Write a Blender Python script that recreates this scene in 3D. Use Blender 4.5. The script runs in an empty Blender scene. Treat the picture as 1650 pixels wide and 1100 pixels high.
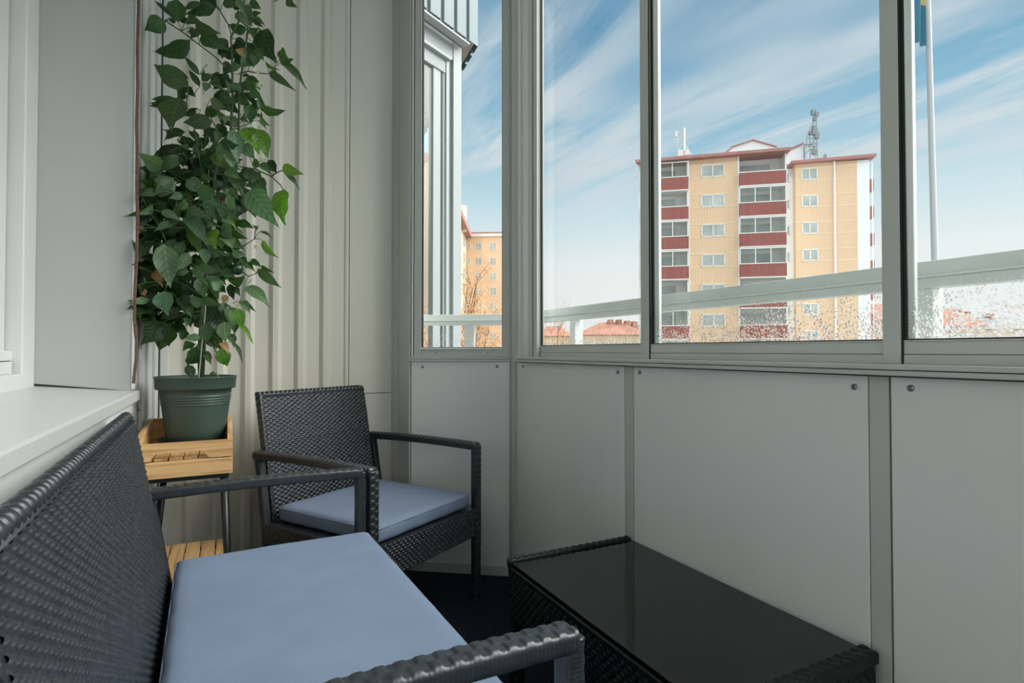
import bpy, bmesh, math, random
import numpy as np
from mathutils import Vector, Matrix
random.seed(7); rng = np.random.default_rng(5)
S = bpy.context.scene; COL = S.collection
PI = math.pi
# ------------------------------------------------------------------ camera
FPX = 900.0; PITCH = math.atan(15/900); YAW = math.radians(27); ZC = 1.03
cF = Vector((math.sin(YAW)*math.cos(PITCH), math.cos(YAW)*math.cos(PITCH), math.sin(PITCH)))
cR = Vector((math.cos(YAW), -math.sin(YAW), 0)); cU = cR.cross(cF)
C0 = Vector((0, 0, ZC))
cam = bpy.data.cameras.new('camera'); cam.sensor_width = 36; cam.lens = FPX/1650*36
cam.clip_start = .02; cam.clip_end = 2000
co = bpy.data.objects.new('camera', cam); COL.objects.link(co); S.camera = co
co.matrix_world = Matrix.Translation(C0) @ Matrix((cR, cU, -cF)).transposed().to_4x4()
def ray(px, py): return cF + cR*((px-825)/FPX) - cU*((py-550)/FPX)
def pt(px, py, d): return C0 + ray(px, py)*d
def hit(px, py, n, k):
    r = ray(px, py); n = Vector(n); return C0 + r*((k - n.dot(C0))/n.dot(r))
def yx(px, X): return hit(px, 565, (1, 0, 0), X).y       # y of a pixel column on the plane x = X
# ------------------------------------------------------------------ materials
def mat(name, col, rough=.5, metal=0, spec=.5, nz=0, nscale=20, bump=0, bscale=200, ndet=3, stretch=None, coat=0):
    m = bpy.data.materials.new(name); m.use_nodes = True; nt = m.node_tree; b = nt.nodes['Principled BSDF']
    b.inputs['Base Color'].default_value = (*col, 1); b.inputs['Roughness'].default_value = rough
    b.inputs['Metallic'].default_value = metal; b.inputs['Specular IOR Level'].default_value = spec
    b.inputs['Coat Weight'].default_value = coat
    if nz or bump:
        tc = nt.nodes.new('ShaderNodeTexCoord'); mp = nt.nodes.new('ShaderNodeMapping')
        nt.links.new(tc.outputs['Object'], mp.inputs[0])
        if stretch: mp.inputs['Scale'].default_value = stretch
    if nz:
        n = nt.nodes.new('ShaderNodeTexNoise'); n.inputs['Scale'].default_value = nscale; n.inputs['Detail'].default_value = ndet
        nt.links.new(mp.outputs[0], n.inputs['Vector'])
        mr = nt.nodes.new('ShaderNodeMapRange'); mr.inputs[1].default_value = .3; mr.inputs[2].default_value = .7
        mr.inputs[3].default_value = 1-nz; mr.inputs[4].default_value = 1+nz
        nt.links.new(n.outputs[0], mr.inputs[0])
        mx = nt.nodes.new('ShaderNodeVectorMath'); mx.operation = 'SCALE'; mx.inputs[0].default_value = col
        nt.links.new(mr.outputs[0], mx.inputs['Scale']); nt.links.new(mx.outputs[0], b.inputs['Base Color'])
    if bump:
        n2 = nt.nodes.new('ShaderNodeTexNoise'); n2.inputs['Scale'].default_value = bscale; n2.inputs['Detail'].default_value = 2
        nt.links.new(mp.outputs[0], n2.inputs['Vector'])
        bp = nt.nodes.new('ShaderNodeBump'); bp.inputs['Strength'].default_value = bump; bp.inputs['Distance'].default_value = .003
        nt.links.new(n2.outputs[0], bp.inputs['Height']); nt.links.new(bp.outputs[0], b.inputs['Normal'])
    return m
M = {}
M['panel'] = mat('white_laminate_panel', (.72, .735, .72), .28, spec=.5, nz=.02, nscale=3)
M['alu'] = mat('grey_lacquered_aluminium', (.50, .515, .485), .38, .0, spec=.6, nz=.03, nscale=5)
M['alu_light'] = mat('pale_anodised_aluminium', (.66, .70, .68), .3, .0, spec=.6)
M['gasket'] = mat('black_rubber_gasket', (.012, .014, .016), .6)
M['corr'] = mat('cream_corrugated_sheet', (.76, .73, .645), .38, spec=.45, nz=.03, nscale=2)
M['white'] = mat('white_painted_trim', (.66, .68, .665), .4, nz=.02, nscale=4)
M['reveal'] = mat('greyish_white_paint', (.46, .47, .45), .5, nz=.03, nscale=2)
M['sill'] = mat('white_window_sill_paint', (.55, .565, .545), .3, nz=.02, nscale=3)
M['ceil'] = mat('white_ceiling_paint', (.75, .76, .74), .7)
M['carpet'] = mat('dark_blue_carpet', (.020, .027, .038), .95, spec=.1, nz=.6, nscale=120, bump=1, bscale=500)
M['wick'] = mat('charcoal_plastic_wicker', (.019, .0235, .029), .36, spec=.7, nz=.3, nscale=40)
M['wick_table'] = mat('shade_darkened_wicker', (.006, .0075, .009), .4, spec=.35, nz=.3, nscale=40)  # same wicker as the seats, darkened: the table's shade is put into the colour
M['cush'] = mat('blue_grey_cushion_cloth', (.185, .235, .335), .85, spec=.15, nz=.05, nscale=9, bump=.25, bscale=900)
M['glassblack'] = mat('black_table_glass', (.0035, .0035, .004), .06, spec=.5)
M['pot'] = mat('dark_green_pot_plastic', (.040, .070, .058), .45, nz=.05, nscale=12)
M['saucer'] = mat('black_saucer_plastic', (.012, .013, .015), .45)
M['soil'] = mat('dark_potting_soil', (.03, .022, .016), .95, nz=.5, nscale=60, bump=1, bscale=90)
M['blackmetal'] = mat('black_painted_steel', (.010, .011, .012), .4)
M['rope'] = mat('brown_twisted_cord', (.16, .085, .06), .9, nz=.25, nscale=90, bump=.8, bscale=300)
M['stem'] = mat('green_plant_stem', (.05, .075, .03), .6, nz=.25, nscale=40)
M['petiole'] = mat('pale_green_leaf_stalk', (.08, .14, .045), .5, nz=.2, nscale=40)
M['stick'] = mat('pale_support_cane', (.55, .56, .48), .5)
M['red'] = mat('ripe_red_pepper_skin', (.10, .004, .010), .2)
M['green_pepper'] = mat('dark_green_pepper_skin', (.01, .045, .014), .2)
M['flower'] = mat('cream_flower_petal', (.62, .62, .42), .6)
M['steel'] = mat('zinc_screw_head', (.25, .28, .29), .35, .8)
M['bark'] = mat('grey_brown_bark', (.20, .135, .095), .9)
M['autumn'] = mat('orange_autumn_leaves', (.62, .33, .15), .8, nz=.4, nscale=.8)
M['yellow'] = mat('yellow_render_cladding', (.78, .56, .38), .8, nz=.03, nscale=.6)
M['yellow2'] = mat('pale_yellow_cladding', (.75, .53, .36), .8, nz=.04, nscale=.3)
M['seam'] = mat('pale_cladding_seam', (.85, .72, .48), .8)
M['redpar'] = mat('dark_red_balcony_sheet', (.33, .10, .085), .6, nz=.08, nscale=1.2)
M['roofred'] = mat('red_brown_roof_sheet', (.40, .19, .17), .7, nz=.1, nscale=.8)
M['bwhite'] = mat('off_white_facade', (.78, .79, .76), .7, nz=.03, nscale=.4)
M['bwhite2'] = mat('pale_blue_white_gable', (.80, .86, .88), .7)
M['pane'] = mat('reflecting_far_window_glass', (.42, .46, .45), .12, spec=.6, nz=.25, nscale=.5)
M['concrete'] = mat('brown_grey_concrete', (.30, .285, .25), .85, nz=.15, nscale=4)
M['steel_out'] = mat('grey_outdoor_frame', (.24, .265, .27), .45)
M['rail'] = mat('brushed_grey_handrail', (.66, .70, .675), .4)
M['alu_out'] = mat('weathered_white_outdoor_frame', (.31, .335, .34), .45)
M['bluesheet'] = mat('blue_grey_corrugated_sheet', (.135, .185, .20), .45, nz=.04, nscale=6)
M['tiles'] = mat('orange_roof_tiles', (.40, .19, .14), .8, nz=.25, nscale=.35)
M['slate'] = mat('grey_roof_sheet', (.20, .22, .24), .6, nz=.3, nscale=.25)
M['beige'] = mat('beige_render', (.62, .52, .40), .85, nz=.12, nscale=.3)
M['ground'] = mat('grey_ground_asphalt', (.22, .21, .19), .9, nz=.2, nscale=.05)
M['pole'] = mat('pale_grey_flagpole', (.46, .47, .48), .5)
M['bracket'] = mat('dark_bracket_metal', (.03, .03, .03), .5)
def brown_tip():
    return mat('dried_brown_leaf', (.38, .20, .09), .8, nz=.3, nscale=60)
M['dry'] = brown_tip()
def wood_mat(name, col, axis):
    m = bpy.data.materials.new(name); m.use_nodes = True; nt = m.node_tree; b = nt.nodes['Principled BSDF']
    b.inputs['Roughness'].default_value = .55
    tc = nt.nodes.new('ShaderNodeTexCoord'); mp = nt.nodes.new('ShaderNodeMapping')
    sc = [60, 60, 60]; sc[axis] = 3; mp.inputs['Scale'].default_value = sc
    nt.links.new(tc.outputs['Object'], mp.inputs[0])
    n = nt.nodes.new('ShaderNodeTexNoise'); n.inputs['Scale'].default_value = 1.0; n.inputs['Detail'].default_value = 4; n.inputs['Distortion'].default_value = .6
    nt.links.new(mp.outputs[0], n.inputs['Vector'])
    r = nt.nodes.new('ShaderNodeValToRGB'); e = r.color_ramp.elements
    e[0].position = .3; e[0].color = (col[0]*.62, col[1]*.5, col[2]*.38, 1); e[1].position = .6; e[1].color = (*col, 1)
    nt.links.new(n.outputs[0], r.inputs[0]); nt.links.new(r.outputs[0], b.inputs['Base Color'])
    return m
M['wood_x'] = wood_mat('pine_grain_crosswise', (.68, .42, .19), 0)
M['wood_y'] = wood_mat('pine_grain_lengthwise', (.68, .42, .19), 1)
def leaf_mat():
    m = bpy.data.materials.new('pepper_leaf_green'); m.use_nodes = True; nt = m.node_tree; L = nt.links.new
    b = nt.nodes['Principled BSDF']; out = nt.nodes['Material Output']
    at = nt.nodes.new('ShaderNodeAttribute'); at.attribute_name = 'tint'
    uv = nt.nodes.new('ShaderNodeUVMap'); sx = nt.nodes.new('ShaderNodeSeparateXYZ'); L(uv.outputs[0], sx.inputs[0])
    # side veins: v - |u|*k
    ab = nt.nodes.new('ShaderNodeMath'); ab.operation = 'ABSOLUTE'; L(sx.outputs[0], ab.inputs[0])
    ml = nt.nodes.new('ShaderNodeMath'); ml.operation = 'MULTIPLY_ADD'; L(ab.outputs[0], ml.inputs[0]); ml.inputs[1].default_value = -.28; L(sx.outputs[1], ml.inputs[2])
    sn = nt.nodes.new('ShaderNodeMath'); sn.operation = 'MULTIPLY'; L(ml.outputs[0], sn.inputs[0]); sn.inputs[1].default_value = 44
    si = nt.nodes.new('ShaderNodeMath'); si.operation = 'SINE'; L(sn.outputs[0], si.inputs[0])
    mr = nt.nodes.new('ShaderNodeMapRange'); mr.inputs[1].default_value = .2; mr.inputs[2].default_value = 1; mr.inputs[3].default_value = 1; mr.inputs[4].default_value = 1.45; L(si.outputs[0], mr.inputs[0])
    rib = nt.nodes.new('ShaderNodeMapRange'); rib.inputs[1].default_value = .0; rib.inputs[2].default_value = .09; rib.inputs[3].default_value = 1.7; rib.inputs[4].default_value = 1; L(ab.outputs[0], rib.inputs[0])
    mm = nt.nodes.new('ShaderNodeMath'); mm.operation = 'MULTIPLY'; L(mr.outputs[0], mm.inputs[0]); L(rib.outputs[0], mm.inputs[1])
    vs = nt.nodes.new('ShaderNodeVectorMath'); vs.operation = 'SCALE'; L(at.outputs['Color'], vs.inputs[0]); L(mm.outputs[0], vs.inputs['Scale'])
    L(vs.outputs[0], b.inputs['Base Color']); b.inputs['Roughness'].default_value = .42; b.inputs['Specular IOR Level'].default_value = .45
    bp = nt.nodes.new('ShaderNodeBump'); bp.inputs['Strength'].default_value = .5; bp.inputs['Distance'].default_value = .002
    L(mm.outputs[0], bp.inputs['Height']); L(bp.outputs[0], b.inputs['Normal'])
    tr = nt.nodes.new('ShaderNodeBsdfTranslucent'); v2 = nt.nodes.new('ShaderNodeVectorMath'); v2.operation = 'MULTIPLY'
    L(vs.outputs[0], v2.inputs[0]); v2.inputs[1].default_value = (1.5, 2.2, .6); L(v2.outputs[0], tr.inputs[0])
    mx = nt.nodes.new('ShaderNodeMixShader'); mx.inputs[0].default_value = .25
    L(b.outputs[0], mx.inputs[1]); L(tr.outputs[0], mx.inputs[2]); L(mx.outputs[0], out.inputs[0])
    return m
M['leaf'] = leaf_mat()
def glass_mat(name, drops):
    m = bpy.data.materials.new(name); m.use_nodes = True; nt = m.node_tree; L = nt.links.new
    nt.nodes.remove(nt.nodes['Principled BSDF']); out = nt.nodes['Material Output']
    t = nt.nodes.new('ShaderNodeBsdfTransparent'); t.inputs[0].default_value = (.97, .985, .98, 1)
    g = nt.nodes.new('ShaderNodeBsdfGlossy'); g.inputs['Roughness'].default_value = .01
    lw = nt.nodes.new('ShaderNodeLayerWeight'); lw.inputs[0].default_value = .5
    pw = nt.nodes.new('ShaderNodeMath'); pw.operation = 'POWER'; pw.inputs[1].default_value = 5; L(lw.outputs['Facing'], pw.inputs[0])
    fm = nt.nodes.new('ShaderNodeMath'); fm.operation = 'MULTIPLY_ADD'; fm.inputs[1].default_value = .90; fm.inputs[2].default_value = .035; L(pw.outputs[0], fm.inputs[0])
    mx = nt.nodes.new('ShaderNodeMixShader'); L(fm.outputs[0], mx.inputs[0]); L(t.outputs[0], mx.inputs[1]); L(g.outputs[0], mx.inputs[2])
    last = mx
    if drops:
        tc = nt.nodes.new('ShaderNodeTexCoord'); sp = nt.nodes.new('ShaderNodeSeparateXYZ'); L(tc.outputs['Object'], sp.inputs[0])
        vo = nt.nodes.new('ShaderNodeTexVoronoi'); vo.inputs['Scale'].default_value = 150
        no = nt.nodes.new('ShaderNodeTexNoise'); no.inputs['Scale'].default_value = 30; no.inputs['Detail'].default_value = 4
        L(tc.outputs['Object'], no.inputs['Vector']); L(tc.outputs['Object'], vo.inputs['Vector'])
        # density of drops falls with height: dense at the bottom edge of the pane, more to the near end (small y)
        hz = nt.nodes.new('ShaderNodeMapRange'); hz.inputs[1].default_value = 1.045; hz.inputs[2].default_value = 1.22; hz.inputs[3].default_value = .42; hz.inputs[4].default_value = .0
        L(sp.outputs[2], hz.inputs[0])
        hy = nt.nodes.new('ShaderNodeMapRange'); hy.inputs[1].default_value = 2.0; hy.inputs[2].default_value = .5; hy.inputs[3].default_value = .7; hy.inputs[4].default_value = 1.55
        L(sp.outputs[1], hy.inputs[0])
        th = nt.nodes.new('ShaderNodeMath'); th.operation = 'MULTIPLY'; L(hz.outputs[0], th.inputs[0]); L(hy.outputs[0], th.inputs[1])
        nn = nt.nodes.new('ShaderNodeMath'); nn.operation = 'MULTIPLY'; L(th.outputs[0], nn.inputs[0]); L(no.outputs[0], nn.inputs[1])
        n3 = nt.nodes.new('ShaderNodeMath'); n3.operation = 'MULTIPLY'; L(nn.outputs[0], n3.inputs[0]); n3.inputs[1].default_value = 2.0
        lt = nt.nodes.new('ShaderNodeMath'); lt.operation = 'LESS_THAN'; L(vo.outputs[0], lt.inputs[0]); L(n3.outputs[0], lt.inputs[1])
        rf = nt.nodes.new('ShaderNodeBsdfRefraction'); rf.inputs['Roughness'].default_value = .35; rf.inputs['IOR'].default_value = 1.2
        bp = nt.nodes.new('ShaderNodeBump'); bp.inputs['Strength'].default_value = 1; bp.inputs['Distance'].default_value = .004; bp.invert = True
        L(vo.outputs[0], bp.inputs['Height']); L(bp.outputs[0], rf.inputs['Normal'])
        hm = nt.nodes.new('ShaderNodeMath'); hm.operation = 'MULTIPLY'; hm.inputs[1].default_value = .75; L(lt.outputs[0], hm.inputs[0])
        m2 = nt.nodes.new('ShaderNodeMixShader'); L(hm.outputs[0], m2.inputs[0]); L(mx.outputs[0], m2.inputs[1]); L(rf.outputs[0], m2.inputs[2]); last = m2
    L(last.outputs[0], out.inputs[0]); return m
M['glass'] = glass_mat('clear_window_glass', False)
M['glasswet'] = glass_mat('rain_spotted_window_glass', True)
# ------------------------------------------------------------------ mesh builder
class MB:
    def __init__(s): s.v = []; s.f = []; s.uv = {}; s.t = {}
    def add(s, vs, fs):
        o = len(s.v); s.v += [tuple(v) for v in vs]; s.f += [tuple(i+o for i in f) for f in fs]; return o
    def box(s, x0, x1, y0, y1, z0, z1):
        s.add([(x, y, z) for x in (x0, x1) for y in (y0, y1) for z in (z0, z1)],
              [(0, 1, 3, 2), (4, 6, 7, 5), (0, 4, 5, 1), (2, 3, 7, 6), (0, 2, 6, 4), (1, 5, 7, 3)]); return s
    def obox(s, c, ax, ay, az, hx, hy, hz):      # oriented box
        c = Vector(c); ax = Vector(ax).normalized()*hx; ay = Vector(ay).normalized()*hy; az = Vector(az).normalized()*hz
        s.add([c+ax*i+ay*j+az*k for i in (-1, 1) for j in (-1, 1) for k in (-1, 1)],
              [(0, 1, 3, 2), (4, 6, 7, 5), (0, 4, 5, 1), (2, 3, 7, 6), (0, 2, 6, 4), (1, 5, 7, 3)]); return s
    def bar(s, a, b, w, h, up=(0, 0, 1)):        # bar from a to b, w wide, h high (along up)
        a = Vector(a); b = Vector(b); d = b-a; sd = d.cross(Vector(up)).normalized(); u = sd.cross(d).normalized()
        return s.obox((a+b)/2, d, sd, u, d.length/2, w/2, h/2)
    def tube(s, P, r, n=8, cap=True):
        P = [Vector(p) for p in P]; rr = r if isinstance(r, (list, tuple)) else [r]*len(P); vs = []; fs = []
        ref = None
        for i, p in enumerate(P):
            d = (P[min(i+1, len(P)-1)]-P[max(i-1, 0)]).normalized()
            if ref is None: ref = d.orthogonal().normalized()
            ref = (ref - d*ref.dot(d)).normalized(); b = d.cross(ref)
            vs += [p+(ref*math.cos(2*PI*k/n)+b*math.sin(2*PI*k/n))*rr[i] for k in range(n)]
        for i in range(len(P)-1):
            for k in range(n): fs.append((i*n+k, i*n+(k+1) % n, (i+1)*n+(k+1) % n, (i+1)*n+k))
        if cap: fs += [tuple(range(n))[::-1], tuple((len(P)-1)*n+k for k in range(n))]
        s.add(vs, fs); return s
    def lathe(s, c, prof, n=48):                 # profile [(r,z)...]
        vs = []; fs = []; c = Vector(c)
        for r, z in prof: vs += [c+Vector((r*math.cos(2*PI*k/n), r*math.sin(2*PI*k/n), z)) for k in range(n)]
        for i in range(len(prof)-1):
            for k in range(n): fs.append((i*n+k, i*n+(k+1) % n, (i+1)*n+(k+1) % n, (i+1)*n+k))
        s.add(vs, fs); return s
    def prism(s, poly, ext):                     # polygon (3d points) extruded by vector
        n = len(poly); e = Vector(ext); P = [Vector(p) for p in poly]
        s.add(P+[p+e for p in P], [tuple(range(n))[::-1], tuple(range(n, 2*n))]+[(i, (i+1) % n, n+(i+1) % n, n+i) for i in range(n)]); return s
    def grid(s, A, closed_u=False):              # A: (n,m,3) array
        n, m = A.shape[:2]; o = len(s.v); s.v += [tuple(p) for p in A.reshape(-1, 3).tolist()]
        mm = m if closed_u else m-1
        for i in range(n-1):
            for j in range(mm):
                j2 = (j+1) % m; s.f.append((o+i*m+j, o+i*m+j2, o+(i+1)*m+j2, o+(i+1)*m+j))
        return s
    def build(s, name, m, parent=None, smooth=False, bevel=0, seg=2, fix=True):
        me = bpy.data.meshes.new(name); me.from_pydata(s.v, [], s.f); me.materials.append(m)
        if fix:
            bm = bmesh.new(); bm.from_mesh(me); bmesh.ops.recalc_face_normals(bm, faces=bm.faces); bm.to_mesh(me); bm.free()
        if smooth: me.shade_smooth()
        o = bpy.data.objects.new(name, me); COL.objects.link(o)
        if parent: o.parent = parent
        if bevel:
            b = o.modifiers.new('bevel', 'BEVEL'); b.width = bevel; b.segments = seg; b.limit_method = 'ANGLE'; b.harden_normals = False
        return o
def tag(o, label=None, cat=None, group=None, kind=None):
    if label: o['label'] = label
    if cat: o['category'] = cat
    if group: o['group'] = group
    if kind: o['kind'] = kind
    return o
def thing(name, label, cat, group=None, kind=None, loc=(0, 0, 0), rz=0):
    o = bpy.data.objects.new(name, None); COL.objects.link(o); o.location = loc; o.rotation_euler = (0, 0, rz); o.empty_display_size = .05
    return tag(o, label, cat, group, kind)
def local(o, objs=None): pass
def hbox(nm, m, par, x0, x1, y0, y1, z0, z1, bevel=.002):
    return MB().box(x0, x1, y0, y1, z0, z1).build(nm, m, par, bevel=bevel)

XW = 1.17            # inner face of the right parapet panels
YB = 2.76            # back wall
XL = -.285           # left wall face
YR = 2.27            # end of window recess
ZT = 2.90            # ceiling
# ================================================================== SETTING
tag(MB().box(-.9, 1.25, -2.1, 2.85, -.06, 0).build('floor', M['carpet']), 'dark blue-black carpet covering the balcony floor', 'floor', kind='structure')
tag(MB().prism([(-.9, -2.2, ZT), (1.24, -2.2, ZT), (1.24, 2.30, ZT), (.80, 2.64, ZT), (.78, 2.88, ZT), (-.9, 2.88, ZT)], (0, 0, .12)).build('ceiling', M['ceil']), 'white balcony ceiling above the frame', 'ceiling', kind='structure')
tag(MB().box(-.9, 1.25, -2.2, -2.1, 0, 1.0).box(-.9, -.2, -2.2, -2.1, 1.0, ZT).build('wall_rear', M['white']), 'white parapet of the glazed balcony end behind the viewer', 'wall', kind='structure')
w7 = thing('window_7', 'glazed balcony end behind the viewer', 'window', kind='structure')
MB().box(-.2, 1.25, -2.16, -2.155, 1.04, ZT-.06).build('glass', M['glass'], w7)
MB().box(-.2, 1.25, -2.18, -2.12, 1.0, 1.04).box(.5, .54, -2.18, -2.12, 1.04, ZT-.06).box(-.2, 1.25, -2.18, -2.12, ZT-.06, ZT).build('frame', M['alu'], w7)
# back wall: corrugated sheet
mb = MB(); prof = []
edges = [yy for yy in ()]
def xb(px, Y=YB): return hit(px, 565, (0, 1, 0), Y).x
x = XL-.02; prof = [(x, 0)]
ribs = [301, 349, 393.5, 437.5, 478, 518.5]
rd = .018
for px in ribs:
    xr = xb(px, YB-.0)              # bright left edge of the raised rib
    prof += [(xr-.012, 0), (xr+.004, -rd), (xr+.026, -rd), (xr+.043, 0)]
xr = xb(561); prof += [(xr-.022, 0), (xr-.014, -.008), (xr, -.008), (xr+.001, .012), (xr+.004, .012), (xr+.005, -.002)]
XE = xb(632); prof += [(XE+.03, -.002)]
A = np.array([[(px_, YB+dy, z) for (px_, dy) in prof] for z in (0, ZT)])
wb = thing('wall_back', 'cream corrugated sheet wall at the balcony end, behind plant and armchair', 'wall', kind='structure')
mb.grid(A).box(-.9, XE+.12, YB+.02, YB+.12, 0, ZT).build('corrugated_sheet', M['corr'], wb)
zl = hit(600, 633, (0, 1, 0), YB).z
MB().box(xb(563)+.008, XE, YB-.0035, YB-.001, zl-.0015, zl+.0015).build('seam', M['bracket'], wb)
sc = hit(480, 390, (0, 1, 0), YB-rd)
MB().tube([(sc.x, sc.y+.002, sc.z), (sc.x, sc.y-.003, sc.z)], .004, 10).build('screw', M['steel'], wb)
sc = hit(576, 273, (0, 1, 0), YB)
MB().tube([(sc.x, sc.y+.002, sc.z), (sc.x, sc.y-.003, sc.z)], .003, 10).build('screw', M['corr'], wb)
# left wall
wl = thing('wall_left', 'white house wall with deep window recess on the left', 'wall', kind='structure')
MB().box(-.9, XL, -2.1, YR, 0, .85).build('lower_wall', M['white'], wl, bevel=.002)
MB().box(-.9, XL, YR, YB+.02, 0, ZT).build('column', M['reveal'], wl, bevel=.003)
MB().box(-.9, XL, -2.1, YR, 2.45, ZT).build('header', M['white'], wl)
MB().box(-.9, -.8, -2.1, YR, .85, 2.45).build('backing', M['white'], wl)  # unseen wall added behind the window to keep light from leaking in
MB().box(XL-.004, XL+.006, YR-.004, YR+.014, .90, ZT).build('corner_bead', M['white'], wl, bevel=.002)
# trims where the left wall meets the back wall (grooved white profile)
tr = thing('trim_1', 'white grooved corner trim between left wall and corrugated wall', 'trim', kind='structure')
MB().box(XL, XL+.012, 2.40, 2.47, 0, ZT).box(XL, XL+.02, 2.50, 2.62, 0, ZT).box(XL, XL+.03, 2.64, YB, 0, ZT).build('profile', M['white'], tr, bevel=.003)
xa = XL+.03
MB().box(xa, xa+.004, YB-.025, YB-.005, 0, ZT).build('gap', M['bracket'], tr)
MB().box(xa+.004, xa+.035, YB-.022, YB, 0, ZT).build('profile', M['white'], tr, bevel=.003)
# window sill, sloping a little towards the room
sy = 2.325
sl = MB(); zf = .893; zb_ = .925
P = [(-.27, zf-.003), (-.276, zf), (-.62, zb_), (-.62, zb_-.03), (-.285, zf-.034), (-.27, zf-.034)]
sl.prism([(a, -2.05, b) for a, b in P], (0, YR-.003+2.05, 0))
sl.prism([(a, YR-.003, b) for a, b in [(-.27, zf-.003), (-.276, zf), (-.2845, zf+.001), (-.2845, zf-.034), (-.27, zf-.034)]], (0, sy-YR, 0))
tag(sl.build('trim_2', M['sill'], bevel=.002), 'white sloping window sill above the loveseat back', 'window sill', kind='structure')
MB().prism([(-.545, YR-.0012, .9185), (-.545, YR-.0012, .926), (-.33, YR-.0012, .8998), (-.33, YR-.0012, .899)], (0, .002, 0)).build('gap', M['bracket'], wl)
# left window
w1 = thing('window_1', 'white framed house window at the left edge', 'window', kind='structure')
MB().box(-.60, -.545, yx(33, -.55), YR-.001, zb_-.012, 2.45).build('casing', M['white'], w1, bevel=.004)
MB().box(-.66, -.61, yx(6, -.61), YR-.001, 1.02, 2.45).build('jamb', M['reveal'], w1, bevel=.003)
MB().box(-.65, -.585, -1.9, yx(7, -.585), 1.0, 2.45).build('sash_stile', M['white'], w1, bevel=.004).name = 'sash_stile'
MB().box(-.63, -.57, -1.9, yx(20, -.57), 1.0, 1.03).build('sash_rail', M['white'], w1, bevel=.004)
MB().box(-.64, -.575, -1.9, yx(26, -.575), .972, .9995).build('gasket', M['gasket'], w1)
MB().box(-.62, -.565, -1.9, yx(20, -.565), .962, .998).build('lower_rail', M['white'], w1, bevel=.003)
MB().box(-.60, -.54, -1.9, yx(42, -.54), zb_-.012, .962).build('sub_sill', M['white'], w1, bevel=.004)
for z in (1.36, 1.72):
    yy = yx(57, -.545); MB().tube([(-.546, yy, z), (-.542, yy, z)], .004, 10).build('screw', M['reveal'], w1)

# ---------------------------------------------------------------- right wall: panels, posts, sill, sliding glass
def screw(par, p, n, r=.0065):
    p = Vector(p); n = Vector(n)
    o = MB().tube([p-n*.001, p+n*.002, p+n*.0035], [r, r, r*.55], 14).build('screw', M['steel'], par, smooth=False)
    MB().tube([p+n*.0034, p+n*.0037], r*.3, 6).build('socket', M['bracket'], o); return o
wr = thing('wall_right', 'white parapet panels with grey posts under the glazing', 'wall', kind='structure')
pA = (yx(1006, XW), yx(1020.5, XW)); pB = (yx(1398, XW), yx(1433.5, XW)); yc0 = yx(833, XW)
spans = [(yc0, pA[0]), (pA[1], pB[0]), (pB[1], -.35), (-.40, -2.1)]
zp = .985
for i, (ya, yb_) in enumerate(spans):
    p = MB().box(XW, XW+.03, yb_+.001, ya-.001, .02, zp).build('panel', M['panel'], wr, bevel=.0015)
    for px_s, py_s in [[(843, 590), (996, 599)], [(1031, 600), (1377, 623)], [(1468, 625)], []][i]:
        q = hit(px_s, py_s, (1, 0, 0), XW); screw(p, q, (-1, 0, 0))
for ya, yb_ in (pA, pB, (-.35, -.40)):
    MB().box(XW+.0015, XW+.03, yb_+.0035, ya-.001, .02, zp).build('post', M['alu'], wr, bevel=.001)
    MB().box(XW+.008, XW+.03, yb_, yb_+.0035, .02, zp).build('gap', M['gasket'], wr)
MB().box(XW+.03, XW+.05, -2.1, 2.30, .0, ZT*0+.99).build('backing', M['alu'], wr)
MB().box(XW-.002, XW+.03, -2.1, yc0, 0, .045).build('base_rail', M['alu'], wr, bevel=.002)
sr = thing('trim_3', 'grey grooved sill rail under the long sliding windows', 'trim', kind='structure')
y1s = yx(832, XW-.03)
MB().box(XW-.035, XW+.06, -2.1, y1s, .9935, 1.0035).build('rail', M['alu'], sr, bevel=.0015)
MB().box(XW-.028, XW+.05, -2.1, y1s, .9915, .994).build('groove', M['gasket'], sr)
MB().box(XW-.033, XW+.05, -2.1, y1s, .982, .992).build('rail', M['alu'], sr, bevel=.0015)
MB().box(XW-.02, XW+.02, -2.1, y1s, .979, .9825).build('groove', M['gasket'], sr)
# upper jamb: smooth light filler + grooved frame
XG = XW+.01
tj = thing('trim_4', 'grey corner jamb with a smooth pale filler strip left of the long windows', 'trim', kind='structure')
ya, yb2, yc2 = yx(834, XW), yx(851, XW), yx(867, XW)
MB().box(XW+.012, XW+.03, yb2, ya, 1.0, ZT).build('filler', M['alu_light'], tj, bevel=.004)
for k in range(4):
    t0 = yb2+(yc2-yb2)*k/4; t1 = yb2+(yc2-yb2)*(k+1)/4
    MB().box(XW-.006+[.004, 0, .006, .0][k], XW+.03, t1+.0006, t0-.0006, 1.0, ZT).build('frame', M['alu'], tj, bevel=.0015)
MB().box(XG+.004, XG+.011, yc2-.006, yc2+.0005, 1.0, ZT).build('gasket', M['gasket'], tj)
ST1 = (yx(1034, XG), yx(1048, XG)); ST2 = (yx(1424, XG), yx(1456, XG))
zg = 1.0505; zt2 = 2.82
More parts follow.
